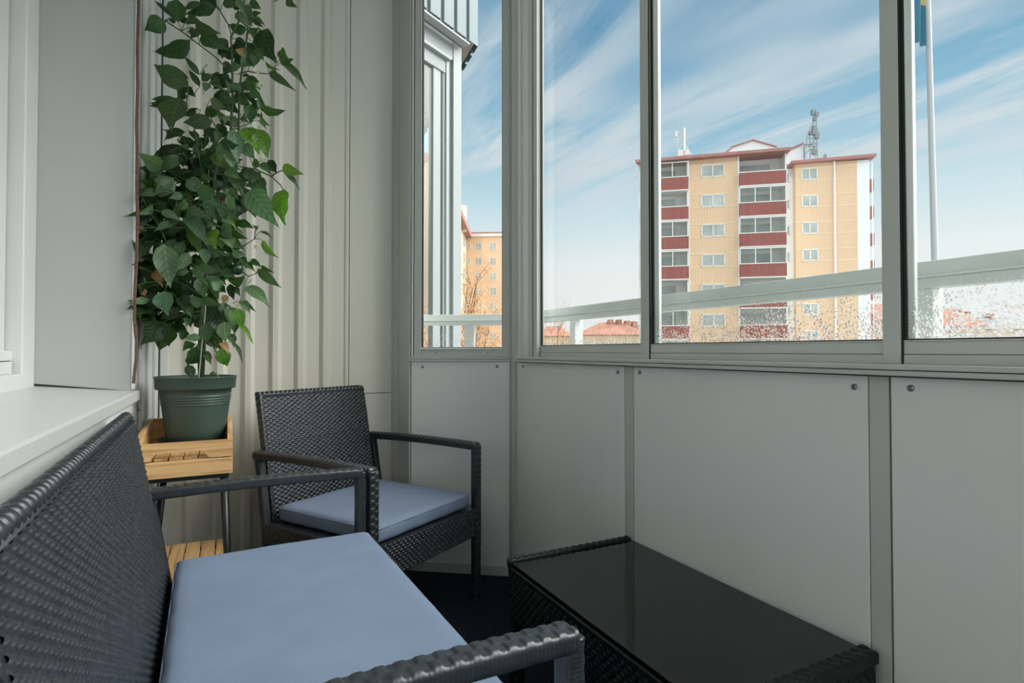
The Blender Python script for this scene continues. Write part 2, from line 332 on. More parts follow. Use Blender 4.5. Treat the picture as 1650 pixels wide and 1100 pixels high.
def pane_unit(n, label, ya, yb, lite):
    """sliding pane from y=ya (far) to y=yb (near)"""
    w = thing('window_%d' % n, label, 'window', kind='structure')
    MB().box(XG, XG+.022, yb, ya, 1.0035, 1.0225).box(XG+.001, XG+.022, yb, ya, 1.0235, zg-.003).box(XG-.0005, XG+.02, yb, ya, zg-.003, zg).build('bottom_rail', M['alu'], w, bevel=.001)
    MB().box(XG+.006, XG+.013, yb, ya, 1.0035, zg+.003).build('gasket', M['gasket'], w)
    MB().box(XG, XG+.022, yb, ya, zt2, ZT).build('top_rail', M['alu'], w, bevel=.001)
    MB().box(XG+.011, XG+.015, yb, ya, zg, zt2).build('glass', M['glasswet'], w)
    return w
wa = pane_unit(2, 'narrow clear sliding pane right of the corner jamb', yc2-.004, ST1[0], 0)
wb2 = pane_unit(3, 'wide sliding pane with the yellow apartment block behind it', ST1[1], ST2[0], 0)
wc = pane_unit(4, 'rain-spotted sliding pane at the right edge, flagpole behind', ST2[1], -.6, 0)
wd = pane_unit(5, 'sliding pane outside the right of the view', -.64, -2.1, 0)
for w, (ya, yb) in ((wb2, ST1), (wc, ST2), (wd, (-.6, -.64))):
    MB().box(XG-.004, XG+.004, yb+.0035, ya, 1.0035, zt2+.02).build('stile', M['alu'], w, bevel=.0015)
    MB().box(XG-.001, XG+.006, yb, yb+.0036, 1.004, zt2).build('gap', M['gasket'], w)
for w, pr in ((wb2, (1049, 1053.5)), (wc, (1456, 1462))):
    MB().box(XG+.002, XG+.006, yx(pr[1], XG), yx(pr[0], XG), zg, zt2).build('gasket', M['gasket'], w)
for w, pr in ((wb2, (1053, 1062)), (wc, (1461, 1475))):
    xx = XG+.03; MB().box(xx, xx+.012, yx(pr[1], xx), yx(pr[0], xx), 1.01, zt2).build('outer_stile', M['alu_light'], w, bevel=.002)

# ---------------------------------------------------------------- chamfered corner
Cc = Vector((1.165, 2.29, 0)); Dc = Vector((.766, 2.575, 0))
ev = (Dc-Cc).normalized(); nv = Vector((-ev.y, ev.x, 0));
if nv.dot(-Cc) < 0: nv = -nv            # towards the room
def se(px):                             # distance along the chamfer from Cc
    q = hit(px, 565, nv, nv.dot(Cc)); return (q-Cc).dot(ev)
def cb(nm, m, par, p0, p1, z0, z1, d0, d1, bevel=.0015):   # slab on the chamfer between pixel columns, depth d0..d1 (towards the room)
    s0, s1 = se(p0), se(p1); a = Cc+ev*s0; b = Cc+ev*s1
    return MB().prism([(a+nv*d0).to_tuple()[:2]+(z0,), (b+nv*d0).to_tuple()[:2]+(z0,), (b+nv*d1).to_tuple()[:2]+(z0,), (a+nv*d1).to_tuple()[:2]+(z0,)], (0, 0, z1-z0)).build(nm, m, par, bevel=bevel)
wch = thing('wall_corner', 'white parapet panel under the narrow corner window', 'wall', kind='structure')
pc = cb('panel', M['panel'], wch, 663, 820.5, .02, .985, -.03, 0)
for px_s, py_s in ((681, 591), (801, 590)):
    screw(pc, hit(px_s, py_s, nv, nv.dot(Cc)), nv)
cb('base_rail', M['alu'], wch, 661, 822, 0, .045, -.03, .004)
q = hit(665, 911, nv, nv.dot(Cc)+.004); screw(wch, q, nv, .004)
tc_ = thing('trim_5', 'grey sill rail under the narrow corner window', 'trim', kind='structure')
cb('rail', M['alu'], tc_, 662, 821, .992, 1.002, -.03, .014)
cb('groove', M['gasket'], tc_, 663, 821, .990, .993, -.03, .010)
cb('rail', M['alu'], tc_, 662, 821, .981, .991, -.03, .013)
w6 = thing('window_6', 'narrow corner window in a grey frame', 'window', kind='structure')
zg6 = hit(745, 559, nv, nv.dot(Cc)).z
cb('stile', M['alu'], w6, 667.5, 679, 1.002, ZT, -.02, .004)
cb('bead', M['alu_light'], w6, 663, 666, 1.002, ZT, -.02, .002)
cb('gap', M['gasket'], w6, 666, 667.8, 1.004, ZT, -.02, -.002)
cb('stile', M['alu'], w6, 809.5, 820.5, 1.002, ZT, -.02, .004)
cb('gasket', M['gasket'], w6, 678.5, 680.5, zg6, ZT, -.02, -.001)
cb('gasket', M['gasket'], w6, 808.5, 809.8, zg6, ZT, -.02, -.001)
cb('bottom_rail', M['alu'], w6, 679, 809.5, 1.002, zg6-.010, -.02, 0)
cb('bead', M['alu_light'], w6, 677, 811, zg6-.012, zg6-.002, -.02, .006)
cb('gasket', M['gasket'], w6, 679, 809.5, zg6-.003, zg6, -.02, -.001)
cb('glass', M['glasswet'], w6, 679, 809.5, zg6, ZT, -.012, -.008, 0)
for pxs in (703, 786): screw(w6, hit(pxs, 568, nv, nv.dot(Cc)), nv, .004)
# corner post (three vertical ribs) running full height
cp = thing('trim_6', 'dark grooved corner post where the two glazed sides meet', 'trim', kind='structure')
for k, (a, b, dd) in enumerate(((820.8, 823.2, .008), (824.2, 827.0, .016))):
    cb('rib', M['alu'], cp, a, b, 0, ZT, -.03, dd)
cb('groove', M['gasket'], cp, 820.5, 830, 0, ZT, -.03, .002)
MB().box(XW-.012, XW+.03, yc0+.0006, yx(827.5, XW), 0, ZT).build('rib', M['alu'], cp, bevel=.0015)
# return post between chamfer and back wall
rp = thing('trim_7', 'two-tone grey post joining the corrugated wall and the corner window', 'trim', kind='structure')
a = Dc+nv*.0; b = Vector((XE, YB-.0, 0)); mid = a+(b-a)*.62; 
for nm, m_, p, q, dd in (('profile', M['alu'], a, mid, 0), ('profile', M['alu'], mid, b, .006)):
    dv = (q-p).normalized(); nn = Vector((-dv.y, dv.x, 0)); nn = nn if nn.x > 0 else -nn
    MB().prism([(p-nn*dd).to_tuple(), (q-nn*dd).to_tuple(), (q+nn*.05).to_tuple(), (p+nn*.05).to_tuple()], (0, 0, ZT)).build(nm, m_, rp, bevel=.0015)

# ================================================================== WICKER
def weave_grid(W, H, su, sv, amp, nu=8, nv=6, shift=.5, hole=.0):
    n = max(2, int(W/su*nu)); m = max(2, int(H/sv*nv))
    u = np.linspace(0, W, n); v = np.linspace(0, H, m); Ug, Vg = np.meshgrid(u, v)
    j = np.floor(Vg/sv); fv = Vg/sv-j
    ph = Ug/su+j*shift
    c = .5+.5*np.cos(2*PI*ph)
    row = np.sqrt(np.clip(1-(2*fv-1)**2, 0, 1))
    over = np.clip(c*1.9-.55, 0, 1.05)**.6
    h = amp*over*row
    stake = np.sqrt(np.clip(1-(2*((ph*2+.5) % 1)-1)**4, 0, 1))
    h = np.maximum(h, .30*amp*stake*(1-c))
    return Ug, Vg, h
def sheet(mb, P0, du, dv, n, W, H, **k):
    U_, V_, h = weave_grid(W, H, **k)
    P0 = np.array(P0, float); du = np.array(du, float); dv = np.array(dv, float); n = np.array(n, float)
    A = P0 + U_[..., None]*du + V_[..., None]*dv + h[..., None]*n
    mb.grid(A)
def beam(mb, path, w, h, up=(0, 0, 1), mode='top', side=None):
    """wicker-wrapped beam; the path is resampled; pattern: two alternating strips on the +up face, fine wraps elsewhere"""
    P = [Vector(p) for p in path]; L = [0]
    for i in range(1, len(P)): L.append(L[-1]+(P[i]-P[i-1]).length)
    n = int(L[-1]/.0017); out = []
    per = []
    nn = 7
    hw, hh = w/2, h/2; r = min(hw, hh)*.35
    # perimeter samples: (a,b) with a across, b along up ; tag face
    K = 11
    for i in range(K+1):
        t = -1+2*i/K; per.append((t*hw, hh, 0, t))
    for i in range(1, 6): per.append((hw, hh-2*hh*i/6, 1, 0))
    for i in range(K+1):
        t = 1-2*i/K; per.append((t*hw, -hh, 2, t))
    for i in range(1, 6): per.append((-hw, -hh+2*hh*i/6, 3, 0))
    up0 = Vector(up)
    for k in range(n+1):
        s = L[-1]*k/n; i = 0
        while i < len(L)-2 and L[i+1] < s: i += 1
        f = (s-L[i])/max(1e-9, L[i+1]-L[i]); p = P[i].lerp(P[i+1], f)
        # smoothed direction
        j0, j1 = max(i-0, 0), min(i+1, len(P)-1); d = (P[j1]-P[j0]).normalized()
        sd = d.cross(up0).normalized(); u_ = sd.cross(d).normalized()
        ring = []
        wrap = .0005*abs(math.cos(PI*s/.0065))
        for (a, b, fc, t) in per:
            ca = max(-hw+r, min(hw-r, a)); cb_ = max(-hh+r, min(hh-r, b)); o = Vector((a-ca, b-cb_)); 
            if o.length > 1e-9: o = o.normalized()*r
            a2, b2 = ca+o.x, cb_+o.y; e = wrap
            if fc == 0 and abs(t) < .93:
                colm = 0 if t < 0 else 1; tt = abs(abs(t)-.47)/.47
                ph = (s/.025+.5*colm)
                e = .0026*min(1, max(0, math.cos(2*PI*ph)*1.5+.55))**.6*max(0, 1-min(1, tt)**5)
            rad = Vector((a2, b2)).normalized() if (a2 or b2) else Vector((0, 1))
            nn2 = Vector((0, 1)) if fc == 0 else Vector((0, -1)) if fc == 2 else Vector((1, 0)) if fc == 1 else Vector((-1, 0))
            ring.append(p + sd*(a2+nn2.x*e) + u_*(b2+nn2.y*e))
        out.append([v.to_tuple() for v in ring])
    A = np.array(out); m_ = A.shape[1]
    o = len(mb.v); mb.grid(A, closed_u=True)
    mb.f.append(tuple(o+i for i in range(m_))[::-1]); mb.f.append(tuple(o+n*m_+i for i in range(m_)))
def make_seat(name, W, label, cat, loc, rz, seats=1, hi=1.0, dy=0):
    t = thing(name, label, cat, loc=loc, rz=rz)
    w = W/2; bw = w-.045; wk = M['wick']
    yb0, yb1 = .300, .385; zb0, zb1 = .33, .855; dz = zb1-zb0
    slope = Vector((0, yb1-.30+.0, .86-.46)).normalized()
    slope = Vector((0, .195, 1)).normalized()                    # direction up the backrest
    nrm = Vector((0, -slope.z, slope.y))
    base = Vector((0, yb1+dy-(zb1-zb0)*.195, zb0)); Hh = (zb1-zb0)/slope.z
    # backrest: woven front, plain back, rim
    mb = MB()
    bn = bw if seats == 1 else w-.004; bc = (bw-bn)/2; bh = (bw+bn)/2
    sheet(mb, base+Vector((-bn+.006, 0, 0))+nrm*.001, (1, 0, 0), slope, nrm, 2*bh-.012, Hh-.01, su=.030, sv=.0088, amp=.0050*hi, nu=12, nv=7)
    back = base-nrm*.026
    c = (base+back)/2+slope*(Hh/2)+Vector((bc, 0, 0))
    mb.obox(c, (1, 0, 0), nrm, slope, bh-.004, .013, Hh/2-.004)
    mb.build('backrest', wk, t, smooth=True, fix=False)
    rm = MB(); T = 9
    for sgn in (-1, 1):
        a0 = base+Vector((bc+sgn*(bh-.006), 0, 0))-nrm*.012; beam(rm, [a0, a0+slope*Hh], .030, .014, up=(sgn, 0, 0))
    a0 = base+slope*Hh-nrm*.012
    # braided top edge
    n = int(2*bh/.0045); Pts = [a0+Vector((bc-bh+i*2*bh/n, 0, 0))+slope*(.0022*math.sin(i*1.35)) for i in range(n+1)]
    rm.tube(Pts, [.0135+.0022*math.sin(i*1.35+1) for i in range(n+1)], 12)
    rm.build('back_frame', wk, t, smooth=True, fix=False)
    # seat base: woven apron all round
    ap = MB(); z0, z1 = .262, .378; yf, yb = -.262, base.y+.02
    kw = dict(su=.022, sv=.0105, amp=.0036)
    sheet(ap, (-w+.03, yf, z0), (1, 0, 0), (0, 0, 1), (0, -1, 0), W-.06, z1-z0, **kw)
    sheet(ap, (-w+.006, yb, z0), (0, -1, 0), (0, 0, 1), (-1, 0, 0), yb-yf-.02, z1-z0, **kw)
    sheet(ap, (w-.006, yf+.02, z0), (0, 1, 0), (0, 0, 1), (1, 0, 0), yb-yf-.02, z1-z0, **kw)
    ap.box(-w+.0065, w-.0065, yf+.0005, yb, z0+.002, z1)
    ap.build('seat_base', wk, t, fix=False)
    # arms
    za = .645 if seats == 1 else .652
    for sgn in (-1, 1):
        x = sgn*(w-.021); am = MB()
        yk = base.y+(za-zb0)*.195+.015
        arch = []
        for k in range(15):
            f = k/14; y = yk+(-.262+.006-yk)*f
            z = za-.015 + .006*math.sin(PI*f)
            arch.append((x, y, z))
        beam(am, arch, .042, .028, up=(0, 0, 1))
        am.build('armrest', wk, t, smooth=True, fix=False)
        ps = MB(); beam(ps, [(x, -.2525, .21), (x, -.2525, arch[-1][2]+.004)], .040, .026, up=(0, -1, 0)); ps.build('arm_post', wk, t, smooth=True, fix=False)
        lg = MB(); beam(lg, [(x, -.2525, .0), (x, -.2525, .212)], .038, .025, up=(0, -1, 0)); lg.build('leg', wk, t, smooth=True, fix=False)
        lg = MB(); beam(lg, [(x, yb-.012, .0), (x, yb-.012, z0+.01)], .036, .025, up=(0, 1, 0)); lg.build('leg', wk, t, smooth=True, fix=False)
        rs = MB(); beam(rs, [(x, yb-.02, z0), (x, yk-.01, za-.012)], .030, .028, up=(0, 1, 0)); rs.build('rear_post', wk, t, smooth=True, fix=False)
        MB().tube([(sgn*(w-.002), yk-.012, za-.03), (sgn*(w+.003), yk-.012, za-.03)], .004, 10).build('bolt', M['steel'], t)
    return t
def cushion(name, label, x0, x1, y0, y1, z0, z1, loc, rz, group, sag=.0, bulge=.006):
    nx = int((x1-x0)/.02); ny = int((y1-y0)/.02); nz = 5; r = .016
    hx, hy, hz = (x1-x0)/2, (y1-y0)/2, (z1-z0)/2; cx, cy, cz = (x0+x1)/2, (y0+y1)/2, (z0+z1)/2
    bm = bmesh.new(); idx = {}
    def vert(i, j, k):
        key = (i, j, k)
        if key in idx: return idx[key]
        p = Vector((-hx+2*hx*i/nx, -hy+2*hy*j/ny, -hz+2*hz*k/nz))
        q = Vector((max(-hx+r, min(hx-r, p.x)), max(-hy+r, min(hy-r, p.y)), max(-hz+r, min(hz-r, p.z))))
        d = p-q
        if d.length > 0: p = q+d.normalized()*r
        e = max(abs(p.x)/hx, 0)
        fx, fy = 1-(p.x/hx)**2, 1-(p.y/hy)**2
        if k > nz/2:
            p.z += bulge*(max(0, fx)*max(0, fy))**.35 + .0010*math.sin(p.x*31+1.3*math.sin(p.y*17))*math.sin(p.y*23+p.x*9)
        if abs(p.x) > hx-.02: p.y += 0; p.x += .0015*math.sin(p.y*60)
        if abs(p.y) > hy-.02: p.y += .0015*math.sin(p.x*45)
        v = bm.verts.new((p.x+cx, p.y+cy, p.z+cz)); idx[key] = v; return v
    for k in (0, nz):
        for i in range(nx):
            for j in range(ny): bm.faces.new([vert(i, j, k), vert(i+1, j, k), vert(i+1, j+1, k), vert(i, j+1, k)])
    for k in range(nz):
        for i in range(nx):
            for j in (0, ny): bm.faces.new([vert(i, j, k), vert(i+1, j, k), vert(i+1, j, k+1), vert(i, j, k+1)])
        for j in range(ny):
            for i in (0, nx): bm.faces.new([vert(i, j, k), vert(i, j+1, k), vert(i, j+1, k+1), vert(i, j, k+1)])
    bmesh.ops.recalc_face_normals(bm, faces=bm.faces)
    t = thing(name, label, 'cushion', group=group, loc=loc, rz=rz)
    me = bpy.data.meshes.new('cover'); bm.to_mesh(me); bm.free(); me.materials.append(M['cush']); me.shade_smooth()
    o = bpy.data.objects.new('cover', me); COL.objects.link(o); o.parent = t
    # stitched seam along the upper edge
    pp = []
    R2 = r
    def rr(hx, hy, rad, z):
        L_ = []
        for cxs, cys, a0 in ((1, 1, 0), (-1, 1, 90), (-1, -1, 180), (1, -1, 270)):
            for a in range(0, 91, 15):
                an = math.radians(a0+a); L_.append((cx+cxs*(hx-rad)+rad*math.cos(an), cy+cys*(hy-rad)+rad*math.sin(an), z))
        return L_+[L_[0]]
    MB().tube(rr(hx-.0015, hy-.0015, .016, z1-.009), .0022, 8, cap=False).build('piping', M['cush'], t, smooth=True)
    return t
CH = dict(loc=(.547, 2.22, 0), rz=.552)
make_seat('armchair', .635, 'black woven wicker armchair turned in the corner under the narrow window', 'armchair', **CH)
cushion('seat_cushion', 'small blue-grey seat cushion on the wicker armchair', -.268, .268, -.245, .275, .381, .440, group='blue-grey seat cushions', **CH)
SW = 1.22
SO = dict(loc=(.150, 1.235, 0), rz=PI/2+.032)
make_seat('loveseat', SW, 'long black woven wicker loveseat below the window sill at left', 'sofa', seats=2, dy=-.028, **SO)
cushion('seat_cushion', 'long blue-grey seat cushion on the wicker loveseat in front', -SW/2+.048, SW/2-.048, -.270, .254, .381, .460, group='blue-grey seat cushions', **SO)
# coffee table
tb = thing('coffee_table', 'low black wicker coffee table with a dark glass top beside the white panels', 'table', loc=(0, 0, 0))
tx0, tx1, ty0, ty1, tz = .722, 1.156, .665, 1.452, .43
ap = MB(); kw = dict(su=.024, sv=.012, amp=.0035); za0, za1 = .275, .412
sheet(ap, (tx0+.004, ty1-.01, za0), (0, -1, 0), (0, 0, 1), (-1, 0, 0), ty1-ty0-.02, za1-za0, **kw)
sheet(ap, (tx0+.01, ty0+.004, za0), (1, 0, 0), (0, 0, 1), (0, -1, 0), tx1-tx0-.02, za1-za0, **kw)
sheet(ap, (tx1-.01, ty1-.004, za0), (-1, 0, 0), (0, 0, 1), (0, 1, 0), tx1-tx0-.02, za1-za0, **kw)
ap.box(tx0+.0045, tx1-.005, ty0+.0045, ty1-.0045, za0+.001, za1+.003)
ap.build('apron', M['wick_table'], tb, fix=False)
for x in (tx0+.022, tx1-.022):
    for y in (ty0+.022, ty1-.022):
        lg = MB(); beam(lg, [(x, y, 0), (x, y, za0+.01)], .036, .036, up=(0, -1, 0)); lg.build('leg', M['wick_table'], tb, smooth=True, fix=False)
for y in (ty0+.019, ty1-.013):
    rl = MB(); ww = .038 if y < 1 else .026
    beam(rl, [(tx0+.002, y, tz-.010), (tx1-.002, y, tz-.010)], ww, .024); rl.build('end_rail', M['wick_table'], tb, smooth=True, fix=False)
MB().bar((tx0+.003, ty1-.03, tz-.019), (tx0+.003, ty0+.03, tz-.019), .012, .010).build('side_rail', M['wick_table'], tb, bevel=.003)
MB().box(tx0+.004, tx1, ty0+.039, ty1-.027, tz-.010, tz-.004).build('glass_top', M['glassblack'], tb, bevel=.001)

# ================================================================== PLANT STAND
sx0, sx1, fy, by = -.262, .018, 2.045, 2.50
st = thing('plant_stand', 'pine tray plant stand with black legs and a slatted lower shelf', 'plant stand', loc=(0, 0, 0))
bt, mz, bb = .741, .683, .632
th = .016
# front: upper board with hand-hole cut-out from below, lower board
hx0, hx1 = hit(243, 740, (0, 1, 0), fy).x, hit(334, 740, (0, 1, 0), fy).x
zc1 = hit(300, 728, (0, 1, 0), fy).z; zs = hit(300, 740, (0, 1, 0), fy).z+.0005
poly = [(sx0, bt), (sx1, bt), (sx1, zs), (hx1+.006, zs), (hx1-.012, zc1), (hx0+.012, zc1), (hx0-.006, zs), (sx0, zs)]
# split into convex pieces
ub = MB()
for pc_ in ([(sx0, bt), (sx1, bt), (sx1, zc1), (sx0, zc1)], [(hx1-.012, zc1), (sx1, zc1), (sx1, zs), (hx1+.006, zs)], [(sx0, zc1), (hx0+.012, zc1), (hx0-.006, zs), (sx0, zs)]):
    ub.prism([(a, fy, b) for a, b in pc_], (0, th, 0))
ub.build('front_board', M['wood_x'], st)
hbox('front_board', M['wood_x'], st, sx0, sx1, fy-.001, fy+th, bb, zs-.004)
fz = .694
for xs in (sx0, sx1-th):
    MB().prism([(xs, fy+th, bb), (xs, by, bb), (xs, by, .775), (xs, fy+th, bt)], (th, 0, 0)).build('side_board', M['wood_y'], st, bevel=.0015)
hbox('back_board', M['wood_x'], st, sx0+th, sx1-th, by-th, by, bb, .775)
nsl = 6; wd_ = (sx1-sx0-2*th)/nsl
for k in range(nsl):
    xa_ = sx0+th+k*wd_; hbox('slat', M['wood_y'], st, xa_+.002, xa_+wd_-.002, fy+th, by-th, fz-.010, fz, .0015)
fr = MB()
zleg = bb-.002
fr.box(sx0+.01, sx1-.01, fy+.012, fy+.026, bb-.014, bb).box(sx0+.01, sx1-.01, by-.026, by-.012, bb-.014, bb).box(sx0+.01, sx0+.024, fy+.02, by-.02, bb-.014, bb).box(sx1-.024, sx1-.01, fy+.02, by-.02, bb-.014, bb)
fr.build('frame', M['blackmetal'], st)
for (x, y, ox, oy) in ((sx1-.026, fy+.03, .028, -.02), (sx0+.026, fy+.03, -.01, -.02), (sx1-.026, by-.03, .028, .02), (sx0+.06, by-.03, -.055, .02)):
    MB().tube([(x, y, bb-.006), (x+ox, y+oy, .0)], [.0115, .0085], 12).build('leg', M['blackmetal'], st, smooth=True)
lz = .30
for k in range(5):
    xa_ = -.228+k*.049; hbox('shelf_slat', M['wood_y'], st, xa_, xa_+.045, fy+.05, by-.035, lz-.012, lz, .0015)
for y_ in (fy+.06, by-.07): MB().box(-.235, .008, y_, y_+.02, lz-.026, lz-.012).build('shelf_rail', M['blackmetal'], st)

# ================================================================== POTTED PEPPER PLANT
pcx, pcy = hit(316, 660, (0, 1, 0), 2.345).x, 2.345
zb = .700
pp = thing('plant_saucer', 'black plastic saucer under the green flowerpot', 'saucer', loc=(pcx, pcy, fz))
MB().lathe((0, 0, 0), [(0, 0), (.104, 0), (.119, .021), (.123, .022), (.123, .019), (.118, .016), (.108, .005), (.0, .0045)]).build('dish', M['saucer'], pp, smooth=False)
pl = thing('potted_pepper_plant', 'tall bushy pepper plant in a dark green plastic pot on the pine stand', 'potted plant', loc=(pcx, pcy, fz+.006))
dpt = (Vector((pcx, pcy, 0))-C0).dot(cF)
Rt = 58.5/900*dpt; Rb = 41/900*dpt; Hp = .256
k1 = .215
def R_(z): return Rb+(Rt*.93-Rb)*z/Hp
prof = [(0, 0), (Rb-.004, 0), (Rb, .004)]
for z in (.05, .1, .140): prof.append((R_(z), z))
for i in range(4):
    z = .146+i*.010; prof += [(R_(z), z), (R_(z)+.0022, z+.003), (R_(z)+.0022, z+.0055), (R_(z), z+.008)]
prof += [(R_(.19), .19), (R_(.206), .206), (Rt*.975, .208), (Rt*.985, .214), (Rt, Hp-.006), (Rt+.003, Hp-.003), (Rt+.001, Hp), (Rt-.004, Hp-.001), (Rt-.006, Hp-.02), (R_(.2)-.006, .2), (R_(.15)-.004, .15)]
prof = [(a, b*.93) for a, b in prof]
MB().lathe((0, 0, 0), prof, 72).build('pot', M['pot'], pl, smooth=True)
MB().lathe((0, 0, 0), [(0, .220), (.05, .221), (.10, .217), (R_(.22)-.006, .213), (R_(.22)-.006, .19)], 40).build('soil', M['soil'], pl)
org = Vector((pcx, pcy, fz+.006))
D0 = dpt
def lp(px, py, dd=0):
    d = D0+dd; p = pt(px, py, d)
    while (p.x < -.270 and p.y > 2.245) or p.y > YB-.03: d -= .01; p = pt(px, py, d)
    return p-org
stempx = [(323, 612, .0), (322, 560, 0), (326, 500, 0), (333, 420, .0), (340, 350, .01), (346, 280, 0), (372, 210, .0), (375, 150, 0), (374, 90, 0), (372, 60, -.01), (392, 20, -.02), (400, -60, 0)]
stempx2 = [(326, 612, .01), (330, 540, .03), (352, 440, .05), (375, 330, .03), (384, 240, .02), (386, 140, 0), (398, 60, -.02), (408, -40, -.02)]
sm = MB(); sm.tube([lp(*p) for p in stempx], [.0085, .0075, .007, .0065, .006, .005, .0045, .004, .0035, .0032, .003, .002], 8)
sm.tube([lp(*p) for p in stempx2], [.006, .0055, .005, .0045, .004, .0035, .003, .002], 8)
br = [[(374, 118, 0), (345, 90, 0), (322, 73, 0), (292, 50, .0), (265, 33, .02), (255, 28, .02)], [(386, 118, 0), (400, 115, -.02), (418, 118, -.02), (435, 119, -.02)],
      [(355, 18, 0), (368, 40, 0), (374, 62, 0)], [(384, 268, 0), (410, 272, -.02), (437, 284, -.03), (452, 298, -.03), (460, 312, -.03)], [(437, 284, -.03), (448, 277, -.03), (462, 272, -.03)],
      [(368, 423, 0), (380, 405, 0), (392, 396, 0), (410, 385, 0)], [(352, 450, .03), (380, 430, 0), (400, 445, -.01), (414, 440, -.02)], [(330, 300, 0), (320, 250, -.02), (312, 200, -.03), (300, 170, -.03)], [(345, 270, 0), (350, 210, -.02), (332, 175, -.02)],
      [(300, 440, -.05), (270, 395, -.09), (258, 366, -.1), (240, 340, -.12)], [(258, 366, -.1), (290, 367, -.1), (300, 366, -.1)], [(330, 500, 0), (300, 505, -.02), (270, 515, -.02), (258, 520, -.02)], [(330, 480, 0), (300, 460, -.04), (275, 450, -.06)],
      [(340, 330, 0), (310, 330, -.06), (285, 335, -.09)], [(335, 300, 0), (300, 290, -.04), (268, 275, -.04), (245, 255, -.02)], [(330, 250, 0), (300, 240, -.03), (285, 225, -.03)], [(333, 520, 0), (350, 500, .02), (365, 490, .03)], [(326, 535, 0), (345, 560, 0), (352, 575, 0)]]
for b in br: sm.tube([lp(*p) for p in b], [.0022]*(len(b)-1)+[.0014], 6)
sm.build('stem', M['stem'], pl, smooth=True)
MB().tube([lp(320, 612, -.02), lp(325, 560, -.02), lp(331, 500, -.02), lp(331, 465, -.02), lp(334, 400, .06), lp(338, 200, .08)], .0018, 6).build('support_cane', M['stick'], pl)
